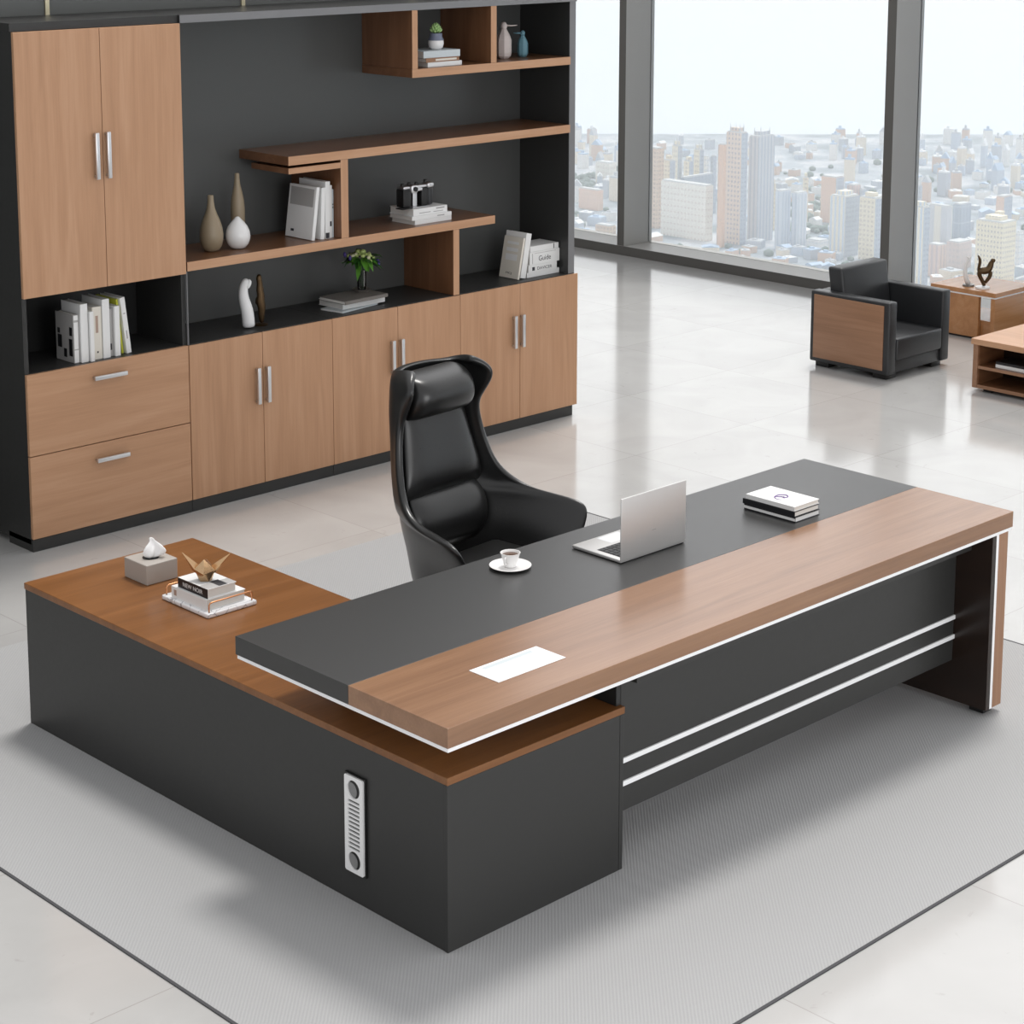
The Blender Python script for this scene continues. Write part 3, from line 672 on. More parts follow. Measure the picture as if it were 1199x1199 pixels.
for sx, hz, ex in ((-1, .102, -.080), (1, .100, .092)):
    mb = MB(); s_ = sx
    mb.mesh([(s_ * .020, -.014, .020), (s_ * .044, -.006, .038), (s_ * .030, .018, .030), (s_ * .012, .006, .045), (ex, 0, hz)], [(0, 1, 4), (1, 2, 4), (2, 3, 4), (3, 0, 4), (0, 3, 2, 1)])
    mb.build('raised_point', M['gold'], t)

# ------------------------------------------------------------------ on the desk
ZD = .7602
lathe_thing('saucer', 'white saucer under the small coffee cup', 'saucer', [(0, 0), (.035, 0), (.050, .003), (.069, .010), (.070, .0115), (.066, .0115), (.046, .0055), (.026, .0045), (0, .0045)], (1.446, .278, ZD), M['ceramic'], n=48)
t = thing('coffee_cup', 'small white coffee cup standing on its saucer', 'cup', (1.446, .278, ZD + .0047), R(200))
mb = MB(); mb.lathe([(0, 0), (.018, 0), (.020, .003), (.023, .012), (.027, .028), (.032, .045), (.0335, .049), (.0315, .049), (.029, .044), (.024, .026), (.019, .008), (0, .006)], 40); mb.build('cup', M['ceramic'], t, smooth=True, auto=60)
mb = MB(); mb.lathe([(0, .0), (.0285, 0), (.0285, .0005), (0, .0005)], 32, (0, 0, .0405)); mb.build('coffee', M['coffee'], t)
mb = MB(); mb.tube([(.028, 0, .040), (.038, 0, .041), (.043, 0, .032), (.038, 0, .020), (.025, 0, .016)], .0028, 8); mb.build('handle', M['ceramic'], t, smooth=True)
t = thing('laptop', 'open silver laptop on the charcoal desktop, its lid facing us', 'laptop', (1.898, .16, ZD))
mb = MB(); mb.box(-.162, .162, -.110, .116, .002, .013, .003, 3); base = mb.build('base', M['alu'], t, smooth=True, auto=40)
mb = MB(); mb.box(-.140, .140, -.095, .020, .013, .0134); kb = mb.build('keyboard', M['black'], t)
mb = MB()
for r_ in range(5):
    for c_ in range(14):
        mb.box(-.136 + c_ * .0196, -.136 + c_ * .0196 + .0168, -.092 + r_ * .0222, -.092 + r_ * .0222 + .019, .0134, .0146)
o = mb.build('keys', M['keys'], t); o.parent = kb
mb = MB(); mb.box(-.052, .052, .036, .104, .013, .0133); mb.build('trackpad', M['steel'], t)
mb = MB(); mb.box(-.155, .155, -.108, -.098, .0, .002); mb.box(-.155, .155, .100, .110, .0, .002); mb.build('rubber_feet', M['black'], t)
mb = MB(); mb.box(-.163, .163, -.1125, -.1065, .008, .224, .0028, 3); lid = mb.build('lid', M['alu'], t, smooth=True, auto=40); 
mb = MB(); mb.box(-.155, .155, -.1064, -.1058, .020, .217); o = mb.build('screen', M['black'], t); o.parent = lid
mb = MB(); mb.box(-.009, .009, -.1131, -.1125, .0835, .0865, .0002); o = mb.build('lid_mark', M['ink_grey'], t); o.parent = lid
GB = 'notebooks stacked on the desktop'
book('thin white notebook with black lower cover at the bottom of the desk stack', .142, .232, .020, lie_x(2.506, -.078, ZD, 0), 'cov_black', 'cov_white', group=GB, marks=(('box', 'spine', .0, .232, .005, .015, 'cov_white'), ))
book('black notebook in the middle of the stack on the desk', .142, .236, .020, lie_x(2.503, -.077, ZD + .0205, 0), 'cov_black', group=GB)
nb = book('white notebook with a purple scribble on top of the desk stack', .143, .222, .017, lie_x(2.505, -.075, ZD + .041, 0), 'cov_white', group=GB)
mb = MB()
pts = []
for k in range(30):
    a = -2.6 + k * .22; rr_ = .012 + .0008 * k
    pts.append((.066 + 1.1 * rr_ * math.cos(a), .105 + .9 * rr_ * math.sin(a), .0175))
mb.tube(pts, [.0007 + .0018 * math.sin(PI * k / 29) for k in range(30)], 6)
mb.tube([(.040, .125, .0175), (.052, .118, .0176), (.062, .108, .0176), (.070, .096, .0175)], [.0008, .002, .0025, .0008], 6)
mb.tube([(.058, .090, .0175), (.064, .100, .0176), (.076, .108, .0176)], [.0008, .0022, .0008], 6)
mb.build('scribble', M['ink_purple'], nb, smooth=True)

# ------------------------------------------------------------------ office chair
ch = thing('office_chair', 'high-backed black leather swivel chair with winged headrest behind the desk', 'office chair', (1.955, 1.005, 0), R(5))
def grid(name, rows, m, parent, thick=.03, lv=2, closed=False):
    mb = MB(); vs = [[mb.bm.verts.new(p) for p in r_] for r_ in rows]
    for A, B in zip(vs[:-1], vs[1:]):
        for i in range(len(A) - 1): mb.bm.faces.new((A[i], A[i + 1], B[i + 1], B[i]))
    o = mb.build(name, m, parent, smooth=True)
    md = o.modifiers.new('thickness', 'SOLIDIFY'); md.thickness = thick; md.offset = 1 if thick > 0 else -1
    sub(o, lv); return o
# level: z, rim half width, rim y, mid half width, mid y, back half width, back y
LV = [(.37, .19, -.22, .19, .0, .13, .14, .16),
      (.44, .245, -.26, .225, .0, .14, .16, .19),
      (.54, .285, -.275, .24, .0, .145, .175, .21),
      (.61, .325, -.280, .265, .0, .155, .19, .225),
      (.665, .350, -.275, .285, -.01, .16, .20, .235),
      (.692, .350, -.225, .285, -.01, .165, .20, .237),
      (.700, .325, -.08, .285, .03, .165, .20, .24),
      (.718, .290, .03, .262, .09, .165, .202, .242),
      (.77, .252, .095, .228, .14, .16, .21, .248),
      (.85, .232, .13, .212, .165, .155, .222, .26),
      (.95, .210, .155, .195, .18, .15, .232, .272),
      (1.03, .192, .160, .187, .19, .15, .24, .282),
      (1.075, .196, .135, .190, .18, .15, .245, .286),
      (1.125, .206, .100, .196, .17, .148, .245, .286),
      (1.158, .208, .090, .194, .17, .145, .245, .286),
      (1.180, .194, .105, .180, .18, .14, .245, .286),
      (1.196, .160, .130, .158, .19, .13, .247, .286),
      (1.201, .145, .150, .150, .20, .125, .25, .286)]
rows = []
for z, wr, yr, wm, ym, wb, yb, yc in LV:
    h = [(-wr, yr, z), ((-wr - wm) / 2 - .004, (yr + ym) / 2, z), (-wm, ym, z), (-(wm + wb) / 2 - .012, (ym + yb) / 2 + .012, z), (-wb, yb, z), (-wb * .5, yc - .006, z)]
    rows.append(h + [(0, yc, z)] + [(-a, b, c_) for a, b, c_ in h[::-1]])
grid('shell', rows, M['leather'], ch, .028, 2)
def cushion(name, prof, thick, m=M['leather'], puff=.35, n=9):
    """prof rows: (z, half width, y of the face); a padded slab whose face looks to -Y"""
    mb = MB(); fr, bk = [], []
    N_ = n
    K = len(prof)
    for j, (z, w, y) in enumerate(prof):
        ej = math.sin(PI * (j / (K - 1))) ** .35
        a, b = [], []
        for i in range(N_):
            s_ = -1 + 2 * i / (N_ - 1); ei = max(0, 1 - abs(s_) ** 4)
            bulge = thick * (.35 + .65 * ej * ei ** .5)
            a.append(mb.bm.verts.new((w * s_, y - bulge + thick + .03 * s_ * s_ * -puff, z))); b.append(mb.bm.verts.new((w * s_ * .72, y + thick, z)))
        fr.append(a); bk.append(b)
    for j in range(K - 1):
        for i in range(N_ - 1):
            mb.bm.faces.new((fr[j][i], fr[j][i + 1], fr[j + 1][i + 1], fr[j + 1][i])); mb.bm.faces.new((bk[j][i + 1], bk[j][i], bk[j + 1][i], bk[j + 1][i + 1]))
        mb.bm.faces.new((fr[j][0], fr[j + 1][0], bk[j + 1][0], bk[j][0])); mb.bm.faces.new((fr[j][-1], bk[j][-1], bk[j + 1][-1], fr[j + 1][-1]))
    for i in range(N_ - 1):
        mb.bm.faces.new((fr[0][i + 1], fr[0][i], bk[0][i], bk[0][i + 1])); mb.bm.faces.new((fr[-1][i], fr[-1][i + 1], bk[-1][i + 1], bk[-1][i]))
    o = mb.build(name, m, ch, smooth=True); sub(o, 2); return o
cushion('backrest', [(.715, .232, .125), (.76, .232, .115), (.82, .222, .125), (.90, .206, .148), (.98, .190, .165), (1.04, .180, .175), (1.07, .174, .18)], .060)
cushion('lumbar_pad', [(.50, .165, .10), (.54, .185, .075), (.60, .212, .065), (.67, .225, .080), (.73, .210, .112), (.76, .18, .14)], .07)
cushion('headrest', [(1.015, .165, .14), (1.035, .176, .11), (1.085, .178, .09), (1.14, .174, .095), (1.180, .166, .12), (1.196, .155, .15)], .10, n=11, puff=.0)
# seat
mb = MB(); mb.box(-.205, .205, -.255, .07, .40, .515, .03, 3); o = mb.build('seat', M['leather'], ch, smooth=True)
mb = MB(); mb.lathe([(0, .09), (.030, .09), (.030, .30), (.055, .36), (.12, .385), (.12, .395), (0, .395)], 24); mb.build('gas_column', M['steel'], ch, smooth=True, auto=40)
for k in range(5):
    a = 2 * PI * k / 5 + R(100)
    mb = MB(); mb.tube([(.02 * math.cos(a), .02 * math.sin(a), .115), (.15 * math.cos(a), .15 * math.sin(a), .10), (.24 * math.cos(a), .24 * math.sin(a), .075)], [.028, .022, .014], 10)
    lg_ = mb.build('base_arm', M['steel'], ch, smooth=True)
    mb = MB(); cx, cy = .24 * math.cos(a), .24 * math.sin(a)
    mb.tube([(cx - .02 * math.sin(a), cy + .02 * math.cos(a), .032), (cx + .02 * math.sin(a), cy - .02 * math.cos(a), .032)], .027, 20); mb.tube([(cx, cy, .03), (cx, cy, .075)], .008, 8)
    mb.build('caster', M['black'], lg_, smooth=True, auto=40)

# ------------------------------------------------------------------ armchair
ac = thing('armchair', 'square dark grey leather armchair with wooden side panel by the window', 'armchair', (7.34, 3.01, 0))
def ab(name, b, m, bev=.012, seg=3, parent=None):
    o = bx(name, b, m, ac, bev, seg, smooth=True, auto=40)
    if parent: o.parent = parent
    return o
aL = ab('arm', (7.015, 7.098, 2.716, 3.315, .035, .487), M['leather_grey'])
aR = ab('arm', (7.585, 7.668, 2.716, 3.315, .035, .487), M['leather_grey'])
ab('side_panel', (7.009, 7.0155, 2.755, 3.284, .062, .465), M['wood_y'], .002, 2, aL)
ab('side_panel', (7.6675, 7.674, 2.755, 3.284, .062, .465), M['wood_y'], .002, 2, aR)
ab('front_rail', (7.0985, 7.5845, 2.73, 3.20, .036, .115), M['leather_grey'], .006)
ab('seat_cushion', (7.102, 7.581, 2.712, 3.20, .116, .253), M['leather_grey'], .014)
ab('back_frame', (7.0985, 7.5845, 3.21, 3.315, .036, .480), M['leather_grey'])
mb = MB(); mb.box(-.241, .241, -.055, .055, .256, .634, .016, 3)
for v_ in mb.bm.verts: v_.co.y += .055 * (v_.co.z - .256) / .378 - .0
o = mb.build('back_cushion', M['leather_grey'], ac, smooth=True, loc=(0, .135, 0), auto=40)
for x in (7.10, 7.58):
    for y in (2.80, 3.24): ab('foot', (x - .05, x + .05, y - .05, y + .05, 0, .036), M['black'], .002, 2)

# ------------------------------------------------------------------ coffee table and side table
ctb = thing('coffee_table', 'low wooden coffee table with two open shelves at the right edge', 'coffee table', (7.5, 1.6, 0))
M['oak_light_y'] = wood('light_oak_y', *W3, 'Y')
bx('tabletop', (7.19, 7.80, .95, 2.247, .288, .323), M['oak_light_y'], ctb, .002)
bx('end_panel', (7.203, 7.79, 2.206, 2.238, .022, .287), M['oak_x'], ctb)
bx('end_panel', (7.203, 7.79, .96, .99, .022, .287), M['oak_x'], ctb)
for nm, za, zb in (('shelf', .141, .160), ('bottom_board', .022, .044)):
    o = bx(nm, (7.205, 7.79, .9905, 2.2055, za, zb), [M['board_x'], M['wood_y']], ctb)  # interior shade is put into these dark faces; front edges stay light
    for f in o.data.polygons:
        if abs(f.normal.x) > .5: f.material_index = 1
bx('lining', (7.215, 7.78, 2.2, 2.2058, .045, .287), M['board_x'], ctb, 0)  # dark sheet added inside the end panel as interior shade
bx('centre_panel', (7.48, 7.50, .9905, 2.1995, .0445, .287), M['wood_dark'], ctb)  # near-black colour carries the shade inside the table
for y in (1.02, 2.12): bx('foot', (7.24, 7.75, y, y + .06, 0, .0215), M['black'], ctb)
book('white and black book lying on the upper shelf of the coffee table', .15, .20, .020, lie_x(7.235, 1.90, .1605, 0), 'cov_white', group=None)
book('black book lying on top of the white one inside the coffee table', .15, .20, .016, lie_x(7.238, 1.90, .181, 0), 'cov_black', group=None)
stb = thing('side_table', 'honey wood side table with a white line under its top, beside the armchair', 'side table', (8.62, 3.05, 0))
bx('tabletop', (8.395, 8.86, 2.85, 3.36, .305, .335), M['honey_x'], stb, .002)
bx('white_line', (8.403, 8.852, 2.858, 3.352, .294, .305), M['white_strip'], stb, 0)
bx('side_panel', (8.405, 8.435, 2.985, 3.35, .015, .294), M['honey_x'], stb)
bx('front_panel', (8.405, 8.84, 2.860, 2.892, .015, .294), M['honey_x'], stb)
bx('rear_leg', (8.80, 8.845, 2.893, 2.94, .13, .294), M['honey_x'], stb)
bx('rear_leg', (8.80, 8.845, 3.30, 3.35, .13, .294), M['honey_x'], stb)
bx('lower_box', (8.44, 8.815, 2.8925, 3.34, .015, .13), M['honey_x'], stb)
bx('plinth', (8.43, 8.82, 2.90, 3.33, 0, .015), M['black'], stb)
t = thing('bronze_statuette', 'dark bronze curled animal statuette on a pale base on the side table', 'statuette', (8.50, 3.02, .3352))
mb = MB(); L2 = lambda u, z: Vector((.70 * u, -.70 * u, z))
mb.tube([L2(.012, .012), L2(.006, .035), L2(-.020, .075), L2(-.028, .10), L2(-.018, .118), L2(.020, .115), L2(.045, .135), L2(.050, .165), L2(.058, .185)], [.015, .013, .014, .020, .026, .027, .024, .019, .016], 12)
mb.tube([L2(.010, .03), L2(.030, .055), L2(.052, .085), L2(.048, .12)], [.011, .013, .015, .017], 10)
mb.tube([L2(-.028, .10), L2(-.034, .14), L2(-.020, .175), L2(-.028, .205), L2(-.042, .225)], [.012, .010, .012, .010, .004], 10)
mb.tube([L2(.050, .178), L2(.066, .190), L2(.080, .186)], [.019, .017, .010], 10)
o = mb.build('figure', M['bronze'], t, smooth=True); sub(o, 1)
mb = MB(); mb.lathe([(0, 0), (.048, 0), (.046, .010), (.0, .012)], 28, (.0, .0, 0)); mb.build('base', M['ceramic'], t, smooth=True, auto=40)
t = thing('white_statuette', 'slim white curled statuette just left of the bronze one', 'statuette', (8.50, 3.13, .3352))
mb = MB(); mb.tube([L2(.0, .010), L2(-.014, .04), L2(-.026, .09), L2(-.024, .14), L2(-.004, .18), L2(.014, .205)], [.016, .017, .015, .011, .008, .004], 12)
mb.tube([L2(-.004, .18), L2(-.012, .195), L2(-.022, .20)], [.006, .006, .003], 8)
mb.build('figure', M['ceramic'], t, smooth=True)
mb = MB(); mb.lathe([(0, 0), (.040, 0), (.038, .010), (.0, .012)], 28); mb.build('base', M['cov_dkgrey'], t, smooth=True, auto=40)


# ------------------------------------------------------------------ city far below the windows
GZ = -250.0
def facade(name, wall, win, sx=3.2, sz=3.3, fw=.5, fh=.45):
    """walls with rows of windows, by world metres"""
    m, nt, b = new_mat(name); N = nt.nodes.new; Lk = nt.links.new
    tc = N('ShaderNodeTexCoord'); sp = N('ShaderNodeSeparateXYZ'); Lk(tc.outputs['Object'], sp.inputs[0])
    ad = N('ShaderNodeMath'); ad.operation = 'ADD'; Lk(sp.outputs['X'], ad.inputs[0]); Lk(sp.outputs['Y'], ad.inputs[1])
    def band(sock, s_, f):
        d = N('ShaderNodeMath'); d.operation = 'DIVIDE'; d.inputs[1].default_value = s_; Lk(sock, d.inputs[0])
        a = N('ShaderNodeMath'); a.operation = 'ADD'; a.inputs[1].default_value = 1000; Lk(d.outputs[0], a.inputs[0])
        fr = N('ShaderNodeMath'); fr.operation = 'FRACT'; Lk(a.outputs[0], fr.inputs[0])
        l = N('ShaderNodeMath'); l.operation = 'LESS_THAN'; l.inputs[1].default_value = f; Lk(fr.outputs[0], l.inputs[0]); return l.outputs[0]
    mu = N('ShaderNodeMath'); mu.operation = 'MULTIPLY'; Lk(band(ad.outputs[0], sx, fw), mu.inputs[0]); Lk(band(sp.outputs['Z'], sz, fh), mu.inputs[1])
    ge = N('ShaderNodeNewGeometry'); s2 = N('ShaderNodeSeparateXYZ'); Lk(ge.outputs['Normal'], s2.inputs[0])
    up = N('ShaderNodeMath'); up.operation = 'LESS_THAN'; up.inputs[1].default_value = .5; Lk(s2.outputs['Z'], up.inputs[0])
    m2 = N('ShaderNodeMath'); m2.operation = 'MULTIPLY'; Lk(mu.outputs[0], m2.inputs[0]); Lk(up.outputs[0], m2.inputs[1])
    mx = N('ShaderNodeMixRGB'); mx.inputs['Color1'].default_value = (*wall, 1); mx.inputs['Color2'].default_value = (*win, 1); Lk(m2.outputs[0], mx.inputs['Fac'])
    Lk(mx.outputs['Color'], b.inputs['Base Color']); b.inputs['Roughness'].default_value = .7; return m
ST = {
 'tan': (facade('tan_facade', (.72, .55, .42), (.5, .38, .30)), (.85, .8, .7)),
 'cream': (facade('cream_facade', (.86, .78, .62), (.62, .55, .45)), None),
 'cream2': (facade('cream_crowned_facade', (.88, .82, .68), (.60, .56, .50), 2.2, 4), None),
 'cream3': (facade('cream_blue_facade', (.86, .80, .66), (.60, .68, .78), 3.5, 200, .45, 1.0), None),
 'creamgrey': (facade('cream_grey_facade', (.80, .76, .68), (.62, .64, .68), 14, 200, .6, 1.0), None),
 'creamgrid': (facade('cream_grid_facade', (.88, .80, .62), (.50, .46, .42), 2.4, 3.2, .42, .42), None),
 'white': (facade('white_facade', (.86, .86, .86), (.66, .70, .76), 3, 4, .6, .3), None),
 'whitegrid': (facade('white_grid_facade', (.90, .87, .80), (.66, .58, .52), 3.3, 4.4, .36, .30), None),
 'grey': (facade('grey_facade', (.52, .56, .62), (.40, .45, .52)), None),
 'glass': (facade('blue_glass_facade', (.50, .56, .64), (.38, .45, .54), 4, 12, .85, .9), None),
 'salmon': (facade('salmon_facade', (.78, .52, .38), (.60, .42, .34), 9, 13, .5, .7), None),
 'salmon2': (facade('salmon_slab_facade', (.84, .60, .48), (.74, .54, .45), 3, 4, .4, .3), None),
 'pink': (facade('pink_facade', (.76, .60, .54), (.60, .50, .50), 3.6, 200, .4, 1), None),
 'pink2': (facade('pinkish_facade', (.74, .62, .58), (.60, .54, .54), 3, 4, .4, .4), None),
 'twin': (facade('twin_warm_facade', (.80, .66, .56), (.44, .40, .42), 3.0, 3.4, .45, .45), None),
 'twin2': (facade('twin_grey_facade', (.62, .64, .68), (.44, .50, .58), 3.6, 200, .4, 1), None),
 'pale': (facade('pale_blue_facade', (.66, .72, .80), (.54, .62, .72), 3.2, 200, .45, 1), None),
 'pale2': (facade('paler_blue_facade', (.72, .77, .84), (.58, .66, .75), 3.6, 200, .4, 1), None)}
shade_side = facade('grey_side_facade', (.50, .56, .64), (.40, .46, .55), 3.2, 3.4, .6, .45)  # grey-blue copy for -Y walls, their shaded side put into the colour
ROOF = plain('pale_flat_roof', (.6, .62, .64), .8)
BLD = [(1115, 992, 7, 10, 60, 'tan', 'tan apartment tower at the left edge of the middle window'),
 (1139, 1001, 6, 7, 48, 'cream', 'cream tower rising behind the left end of the wide white block'),
 (1180, 1029, 5, 6, 53, 'cream2', 'narrow cream tower with stepped crown behind the wide white block'),
 (1180, 1017, 5, 6, 42, 'cream', 'lower cream tower between two narrow crowned towers'),
 (1192, 1017, 5, 6, 50, 'cream2', 'cream tower with a thin crown left of the white slim tower'),
 (1203, 1019, 3, 4, 43, 'white', 'slim white tower between cream and grey towers'),
 (1200, 1010, 4, 3, 45, 'grey', 'slim grey tower directly left of the salmon-faced tower'),
 (1147, 993, 34, 4, 35, 'glass', 'blue-grey glass office block behind the wide white block'),
 (1099, 931, 8, 43, 40, 'whitegrid', 'wide white block with rows of small windows below the narrow towers'),
 (1089, 907, 3, 5, 73, 'salmon', 'tall narrow salmon tower pressed against the twin towers'),
 (1106, 905, 7, 14, 80, 'twin', 'left twin skyscraper with a spiked crown and warm front'),
 (1123, 903, 18, 9, 76, 'twin2', 'right twin skyscraper with a spiked crown and grey front'),
 (1172, 927, 2, 4, 35, 'cream', 'slim cream tower just right of the twin skyscrapers'),
 (1113, 874, 11, 5, 41, 'pale', 'pale blue tower, left one of the joined pair'),
 (1124, 868, 11, 5, 39, 'pale2', 'pale blue tower, right one of the joined pair'),
 (1214, 930, 3, 3, 35, 'cream', 'thin cream tower above the right end of the pale blue pair'),
 (1230, 914, 10, 14, 35, 'salmon2', "salmon slab tower with a rounded look near the window's centre right"),
 (1240, 905, 9, 6, 29, 'pink', 'pale pink tower right of the salmon slab'),
 (1245, 900, 4, 3, 26, 'grey', 'short grey tower behind the cream towers at the mullion'),
 (1119, 823, 16, 13, 42, 'cream3', 'cream tower with pale glass front below the salmon slab'),
 (1123, 801, 9, 13, 43, 'cream', 'yellow-cream tower touching the wide mullion on its left'),
 (1131, 853, 10, 12, 6, 'white', 'long low white building at the foot of the pale blue towers'),
 (1066, 723, 7, 9, 52, 'cream3', 'cream tower standing right behind the wide mullion on its right'),
 (1276, 870, 3, 2, 29, 'grey', 'distant grey tower with a mast above the cream tower'),
 (1204, 797, 6, 16, 29, 'creamgrey', 'broad cream and grey slab block right of the wide mullion'),
 (1241, 810, 13, 7, 25, 'glass', 'hazy blue-grey block behind the pink mid-rises'),
 (1106, 737, 8, 9, 21, 'pink', 'pink mid-rise with vertical ribs above the side table'),
 (1138, 743, 15, 10, 18, 'pink2', 'broad pinkish block right of the ribbed mid-rise'),
 (1296, 809, 11, 7, 25, 'salmon2', 'pink-red tower far behind the large cream tower'),
 (1103, 688, 15, 20, 42, 'creamgrid', 'large cream tower with square windows behind the statuettes'),
 (1121, 702, 10, 7, 42, 'cream', 'stepped top block behind the large cream tower'),
 (1162, 712, 7, 3, 26, 'white', 'white block at the right edge of the photo'),
 (1255, 1172, 9, 16, 18, 'whitegrid', 'white office block in the left window strip'),
 (1144, 1080, 6, 21, 16, 'salmon2', 'tan flat-roofed block in the left window strip'),
 (1057, 986, 7, 14, 9, 'tan', 'low sand-coloured building at the bottom of the left window strip')]
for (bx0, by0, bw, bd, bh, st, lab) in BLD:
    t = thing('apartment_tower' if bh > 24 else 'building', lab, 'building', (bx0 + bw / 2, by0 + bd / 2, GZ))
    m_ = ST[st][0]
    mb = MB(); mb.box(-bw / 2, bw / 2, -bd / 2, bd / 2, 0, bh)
    o = mb.build('tower_body', [m_, shade_side], t)
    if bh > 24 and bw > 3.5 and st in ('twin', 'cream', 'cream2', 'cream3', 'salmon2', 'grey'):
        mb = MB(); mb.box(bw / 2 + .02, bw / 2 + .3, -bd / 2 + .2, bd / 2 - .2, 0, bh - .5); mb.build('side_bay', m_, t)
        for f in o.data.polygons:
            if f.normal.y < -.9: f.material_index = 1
    mb = MB(); mb.box(-bw / 2 + .6, bw / 2 - .6, -bd / 2 + .6, bd / 2 - .6, bh, bh + .9); mb.build('roof_parapet', ROOF, t)
    if st in ('twin', 'twin2', 'cream2', 'cream', 'cream3', 'creamgrid'):
        mb = MB(); mb.box(-bw * .28, bw * .28, -bd * .28, bd * .28, bh + .9, bh + 3.5); mb.build('roof_house', m_, t)
    if st in ('twin', 'twin2', 'cream2'):
        for (px, py) in ((-.28, -.3), (-.05, .05), (.28, -.3), (-.28, .32)):
            mb = MB(); mb.lathe([(.55, 0), (.35, 2.6), (.05, 6.0)], 6, (px * bw, py * bd, bh + .9)); mb.build('spire', ROOF, t)
    if 'mast' in lab:
        mb = MB(); mb.lathe([(.4, 0), (.15, 9)], 6, (0, 0, bh + .9)); mb.build('mast', ROOF, t)
# view wedge of the windows, in ground coordinates
eye = Vector((-3.03, -4.34)); fw_ = Vector((.6977, .7164)); rt_ = Vector((.7164, -.6977))
def gpt(D, u): return eye + fw_ * D + rt_ * (D * u)
LOW = [plain('whitewashed_wall', (.84, .84, .83), .8), plain('cream_wall', (.82, .74, .62), .8), plain('pale_blue_roofed_wall', (.55, .63, .74), .8), plain('terracotta_wall', (.70, .52, .42), .8), plain('grey_blue_wall', (.50, .55, .62), .8)]
LROOF = [plain('white_sheet_roof', (.85, .87, .9), .6), plain('blue_sheet_roof', (.45, .58, .75), .6), plain('grey_sheet_roof', (.55, .58, .62), .8)]
rc = random.Random(11)
placed = [(b[0] + b[2] / 2, b[1] + b[3] / 2, max(b[2], b[3]) * .6) for b in BLD]
def free(p, r_):
    return all((p.x - a) ** 2 + (p.y - b) ** 2 > (r_ + c_) ** 2 for a, b, c_ in placed)
body_cache = {}
def low_house(i, p, w_, d_, h_, lab, grp, name='low_building'):
    k = (rc.randrange(5), rc.randrange(3), rc.randrange(4))
    if k not in body_cache:
        mb = MB(); mb.box(-.5, .5, -.5, .5, 0, 1)
        me1 = mb.build('walls', LOW[k[0]]); mb = MB()
        if k[2] == 0: mb.mesh([(-.53, -.53, 1), (.53, -.53, 1), (.53, .53, 1), (-.53, .53, 1), (-.53, 0, 1.35), (.53, 0, 1.35)], [(0, 1, 5, 4), (2, 3, 4, 5), (0, 4, 3), (1, 2, 5), (3, 2, 1, 0)])
        else: mb.box(-.45, .45, -.45, .45, 1, 1.08); mb.box(-.2, .1, -.1, .2, 1.08, 1.25)
        me2 = mb.build('roof', LROOF[k[1]]); body_cache[k] = (me1.data, me2.data)
        bpy.data.objects.remove(me1); bpy.data.objects.remove(me2)
    t = thing(name, lab, 'building', (p.x, p.y, GZ), R(rc.choice((0, 8, -12, 20, 45))), grp)
    t.scale = (w_, d_, h_)
    for nm, me in zip(('walls', 'roof'), body_cache[k]):
        o = bpy.data.objects.new(nm, me); C.objects.link(o); o.parent = t
n_low = 0
for tries in range(6000):
    if n_low >= 270: break
    D = rc.uniform(1180, 1720) if rc.random() < .6 else rc.uniform(1180, 1450); u = rc.uniform(.022, .258)
    w_, d_, h_ = rc.uniform(5, 12), rc.uniform(5, 12), rc.uniform(3, 7)
    p = gpt(D, u)
    if not free(p, max(w_, d_) * .78): continue
    placed.append((p.x, p.y, max(w_, d_) * .55)); n_low += 1
    low_house(n_low, p, w_, d_, h_, 'low-rise building between the towers in the city below', 'low-rise city buildings')
n_far = 0
for tries in range(4000):
    if n_far >= 150: break
    D = rc.uniform(1600, 2000); u = rc.uniform(.022, .258)
    if .045 < u < .06 : pass
    w_, d_, h_ = rc.uniform(4, 9), rc.uniform(4, 9), rc.uniform(6, 20) if (u < .06 or u > .15) else rc.uniform(4, 9)
    p = gpt(D, u)
    if not free(p, max(w_, d_) * .78): continue
    placed.append((p.x, p.y, max(w_, d_) * .55)); n_far += 1
    low_house(n_far, p, w_, d_, h_, 'tiny pale tower on the far hazy skyline', 'far skyline towers', 'distant_tower')
# woods and park trees : too many to count
mb = MB(); TR = plain('hazy_tree_green', (.16, .22, .20), .9)
for k in range(520):
    u = rc.uniform(.02, .26); D = rc.uniform(1180, 1850)
    if k < 150: u = rc.gauss(.147, .006); D = rc.gauss(1560, 90)
    elif k < 200: u = rc.gauss(.031, .0015); D = rc.gauss(1500, 25)
    elif k < 300: u = rc.uniform(.025, .05); D = rc.gauss(1720, 25)
    p = gpt(D, u); r_ = rc.uniform(2, 4.5)
    if not free(p, r_ + .5): continue
    bmesh.ops.create_icosphere(mb.bm, subdivisions=1, radius=r_, matrix=Matrix.Translation((p.x, p.y, GZ + r_ * .5)) @ Matrix.Diagonal((1, 1, .8, 1)))
o = mb.build('woodland', TR, None, smooth=True); tag(o, 'dusky trees scattered in clumps between the city buildings below', 'trees', kind='stuff')
def ground_mat():
    m, nt, b = new_mat('city_ground'); N = nt.nodes.new; Lk = nt.links.new
    tc = N('ShaderNodeTexCoord'); n = N('ShaderNodeTexNoise'); n.inputs['Scale'].default_value = .03; n.inputs['Detail'].default_value = 8; Lk(tc.outputs['Object'], n.inputs['Vector'])
    cr = N('ShaderNodeValToRGB'); e = cr.color_ramp.elements; e[0].position = .35; e[0].color = (.22, .27, .30, 1); e[1].position = .62; e[1].color = (.55, .57, .60, 1); x = e.new(.5); x.color = (.36, .41, .46, 1)
    Lk(n.outputs['Fac'], cr.inputs['Fac']); Lk(cr.outputs['Color'], b.inputs['Base Color']); b.inputs['Roughness'].default_value = .9; return m
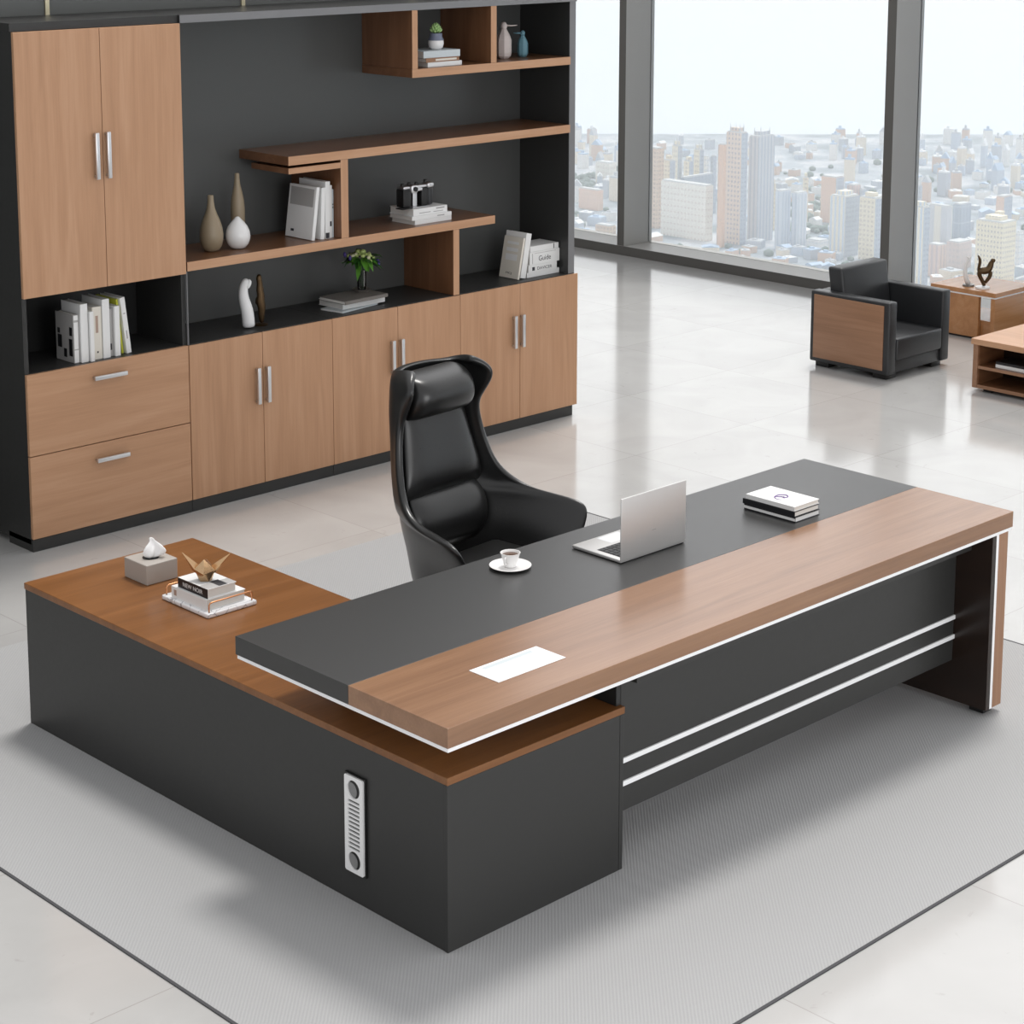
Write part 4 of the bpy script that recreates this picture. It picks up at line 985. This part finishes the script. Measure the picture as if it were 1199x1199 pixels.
a, b_, c_, e_ = gpt(900, -.3), gpt(900, .6), gpt(2080, .6), gpt(2080, -.3)
mb = MB(); mb.mesh([(p.x, p.y, GZ + z) for z in (0, -4) for p in (a, b_, c_, e_)], [(0, 1, 2, 3), (7, 6, 5, 4), (0, 4, 5, 1), (1, 5, 6, 2), (2, 6, 7, 3), (3, 7, 4, 0)])
struct('ground', mb, ground_mat())
mb = MB(); mb.box(-60000, 60000, -60000, 60000, GZ - 8, GZ - 3.5)
struct('sea', mb, plain('hazy_bay_water', (.55, .62, .70), .35, nscale=.01))
# haze lying over the city and the bay
def haze():
    m = bpy.data.materials.new('haze'); m.use_nodes = True; nt = m.node_tree; nt.nodes.clear()
    o = nt.nodes.new('ShaderNodeOutputMaterial'); s_ = nt.nodes.new('ShaderNodeVolumeScatter'); s_.inputs['Color'].default_value = (.99, .99, 1, 1); s_.inputs['Density'].default_value = HAZE; s_.inputs['Anisotropy'].default_value = .0
    nt.links.new(s_.outputs[0], o.inputs['Volume']); return m
HAZE = .00028
if HAZE:
    mb = MB(); mb.box(40, 14000, -6000, 14000, GZ - 3, 60)
    o = mb.build('haze', haze(), None); tag(o, 'pale morning haze lying over the whole city outside the windows', 'haze', kind='stuff')


# ------------------------------------------------------------------ light
w = bpy.data.worlds.new('sky'); bpy.context.scene.world = w; w.use_nodes = True
nt = w.node_tree; bg = nt.nodes['Background']
tc = nt.nodes.new('ShaderNodeTexCoord'); sp = nt.nodes.new('ShaderNodeSeparateXYZ'); nt.links.new(tc.outputs['Generated'], sp.inputs[0])
cr = nt.nodes.new('ShaderNodeValToRGB'); e = cr.color_ramp.elements
e[0].position = .40; e[0].color = (.915, .915, .93, 1); e[1].position = .75; e[1].color = (.96, .96, .97, 1)
mr = nt.nodes.new('ShaderNodeMapRange'); mr.inputs['From Min'].default_value = -1; nt.links.new(sp.outputs['Z'], mr.inputs['Value'])
nt.links.new(mr.outputs['Result'], cr.inputs['Fac']); nt.links.new(cr.outputs['Color'], bg.inputs['Color'])
# the sky is brighter on the sun's side, beyond the windows
vd = nt.nodes.new('ShaderNodeVectorMath'); vd.operation = 'DOT_PRODUCT'; vd.inputs[1].default_value = Vector((.80, .42, .42)).normalized()
nv = nt.nodes.new('ShaderNodeVectorMath'); nv.operation = 'NORMALIZE'; nt.links.new(tc.outputs['Generated'], nv.inputs[0]); nt.links.new(nv.outputs[0], vd.inputs[0])
m1 = nt.nodes.new('ShaderNodeMath'); m1.operation = 'MAXIMUM'; m1.inputs[1].default_value = 0; nt.links.new(vd.outputs['Value'], m1.inputs[0])
m2 = nt.nodes.new('ShaderNodeMath'); m2.operation = 'POWER'; m2.inputs[1].default_value = 2.5; nt.links.new(m1.outputs[0], m2.inputs[0])
m3 = nt.nodes.new('ShaderNodeMath'); m3.operation = 'MULTIPLY_ADD'; m3.inputs[1].default_value = .9; m3.inputs[2].default_value = .86; nt.links.new(m2.outputs[0], m3.inputs[0])
nt.links.new(m3.outputs[0], bg.inputs['Strength'])
sl = bpy.data.lights.new('sun', 'SUN'); sl.energy = 2.0; sl.angle = R(12); sl.color = (1, .97, .93)
so = bpy.data.objects.new('sun', sl); C.objects.link(so)
so.rotation_euler = Vector((.31, .12, 1)).to_track_quat('Z', 'Y').to_euler(); so.location = (3, 2, 8)

wl = bpy.data.lights.new('window_daylight', 'AREA'); wl.shape = 'RECTANGLE'; wl.size = 5; wl.size_y = 2.6; wl.energy = 170  # added fill behind the camera to lift the cabinet fronts; no source modelled
wo = bpy.data.objects.new('window_daylight', wl); C.objects.link(wo); wo.location = (.5, -7.6, 1.9); wo.rotation_euler = (R(90), 0, 0)

# ------------------------------------------------------------------ camera
cam = bpy.data.cameras.new('camera'); co = bpy.data.objects.new('camera', cam); C.objects.link(co)
cam.sensor_width = 36; cam.lens = 2377.25 / 1199 * 36
cam.shift_x = (599.5 - 603.63) / 1199; cam.shift_y = (281.18 - 599.5) / 1199
cam.clip_start = .05; cam.clip_end = 60000
co.location = (-3.03112, -4.33782, 2.98800); co.rotation_euler = (1.39732850, -.00186861, -.77217212)
sc = bpy.context.scene; sc.camera = co
sc.view_settings.view_transform = 'Standard'; sc.view_settings.look = 'None'; sc.view_settings.gamma = 1; sc.view_settings.exposure = 0
sc.view_settings.use_curve_mapping = False
sc.cycles.volume_bounces = 6; sc.cycles.caustics_reflective = False; sc.cycles.caustics_refractive = False; sc.cycles.sample_clamp_indirect = 4; sc.cycles.sample_clamp_direct = 6
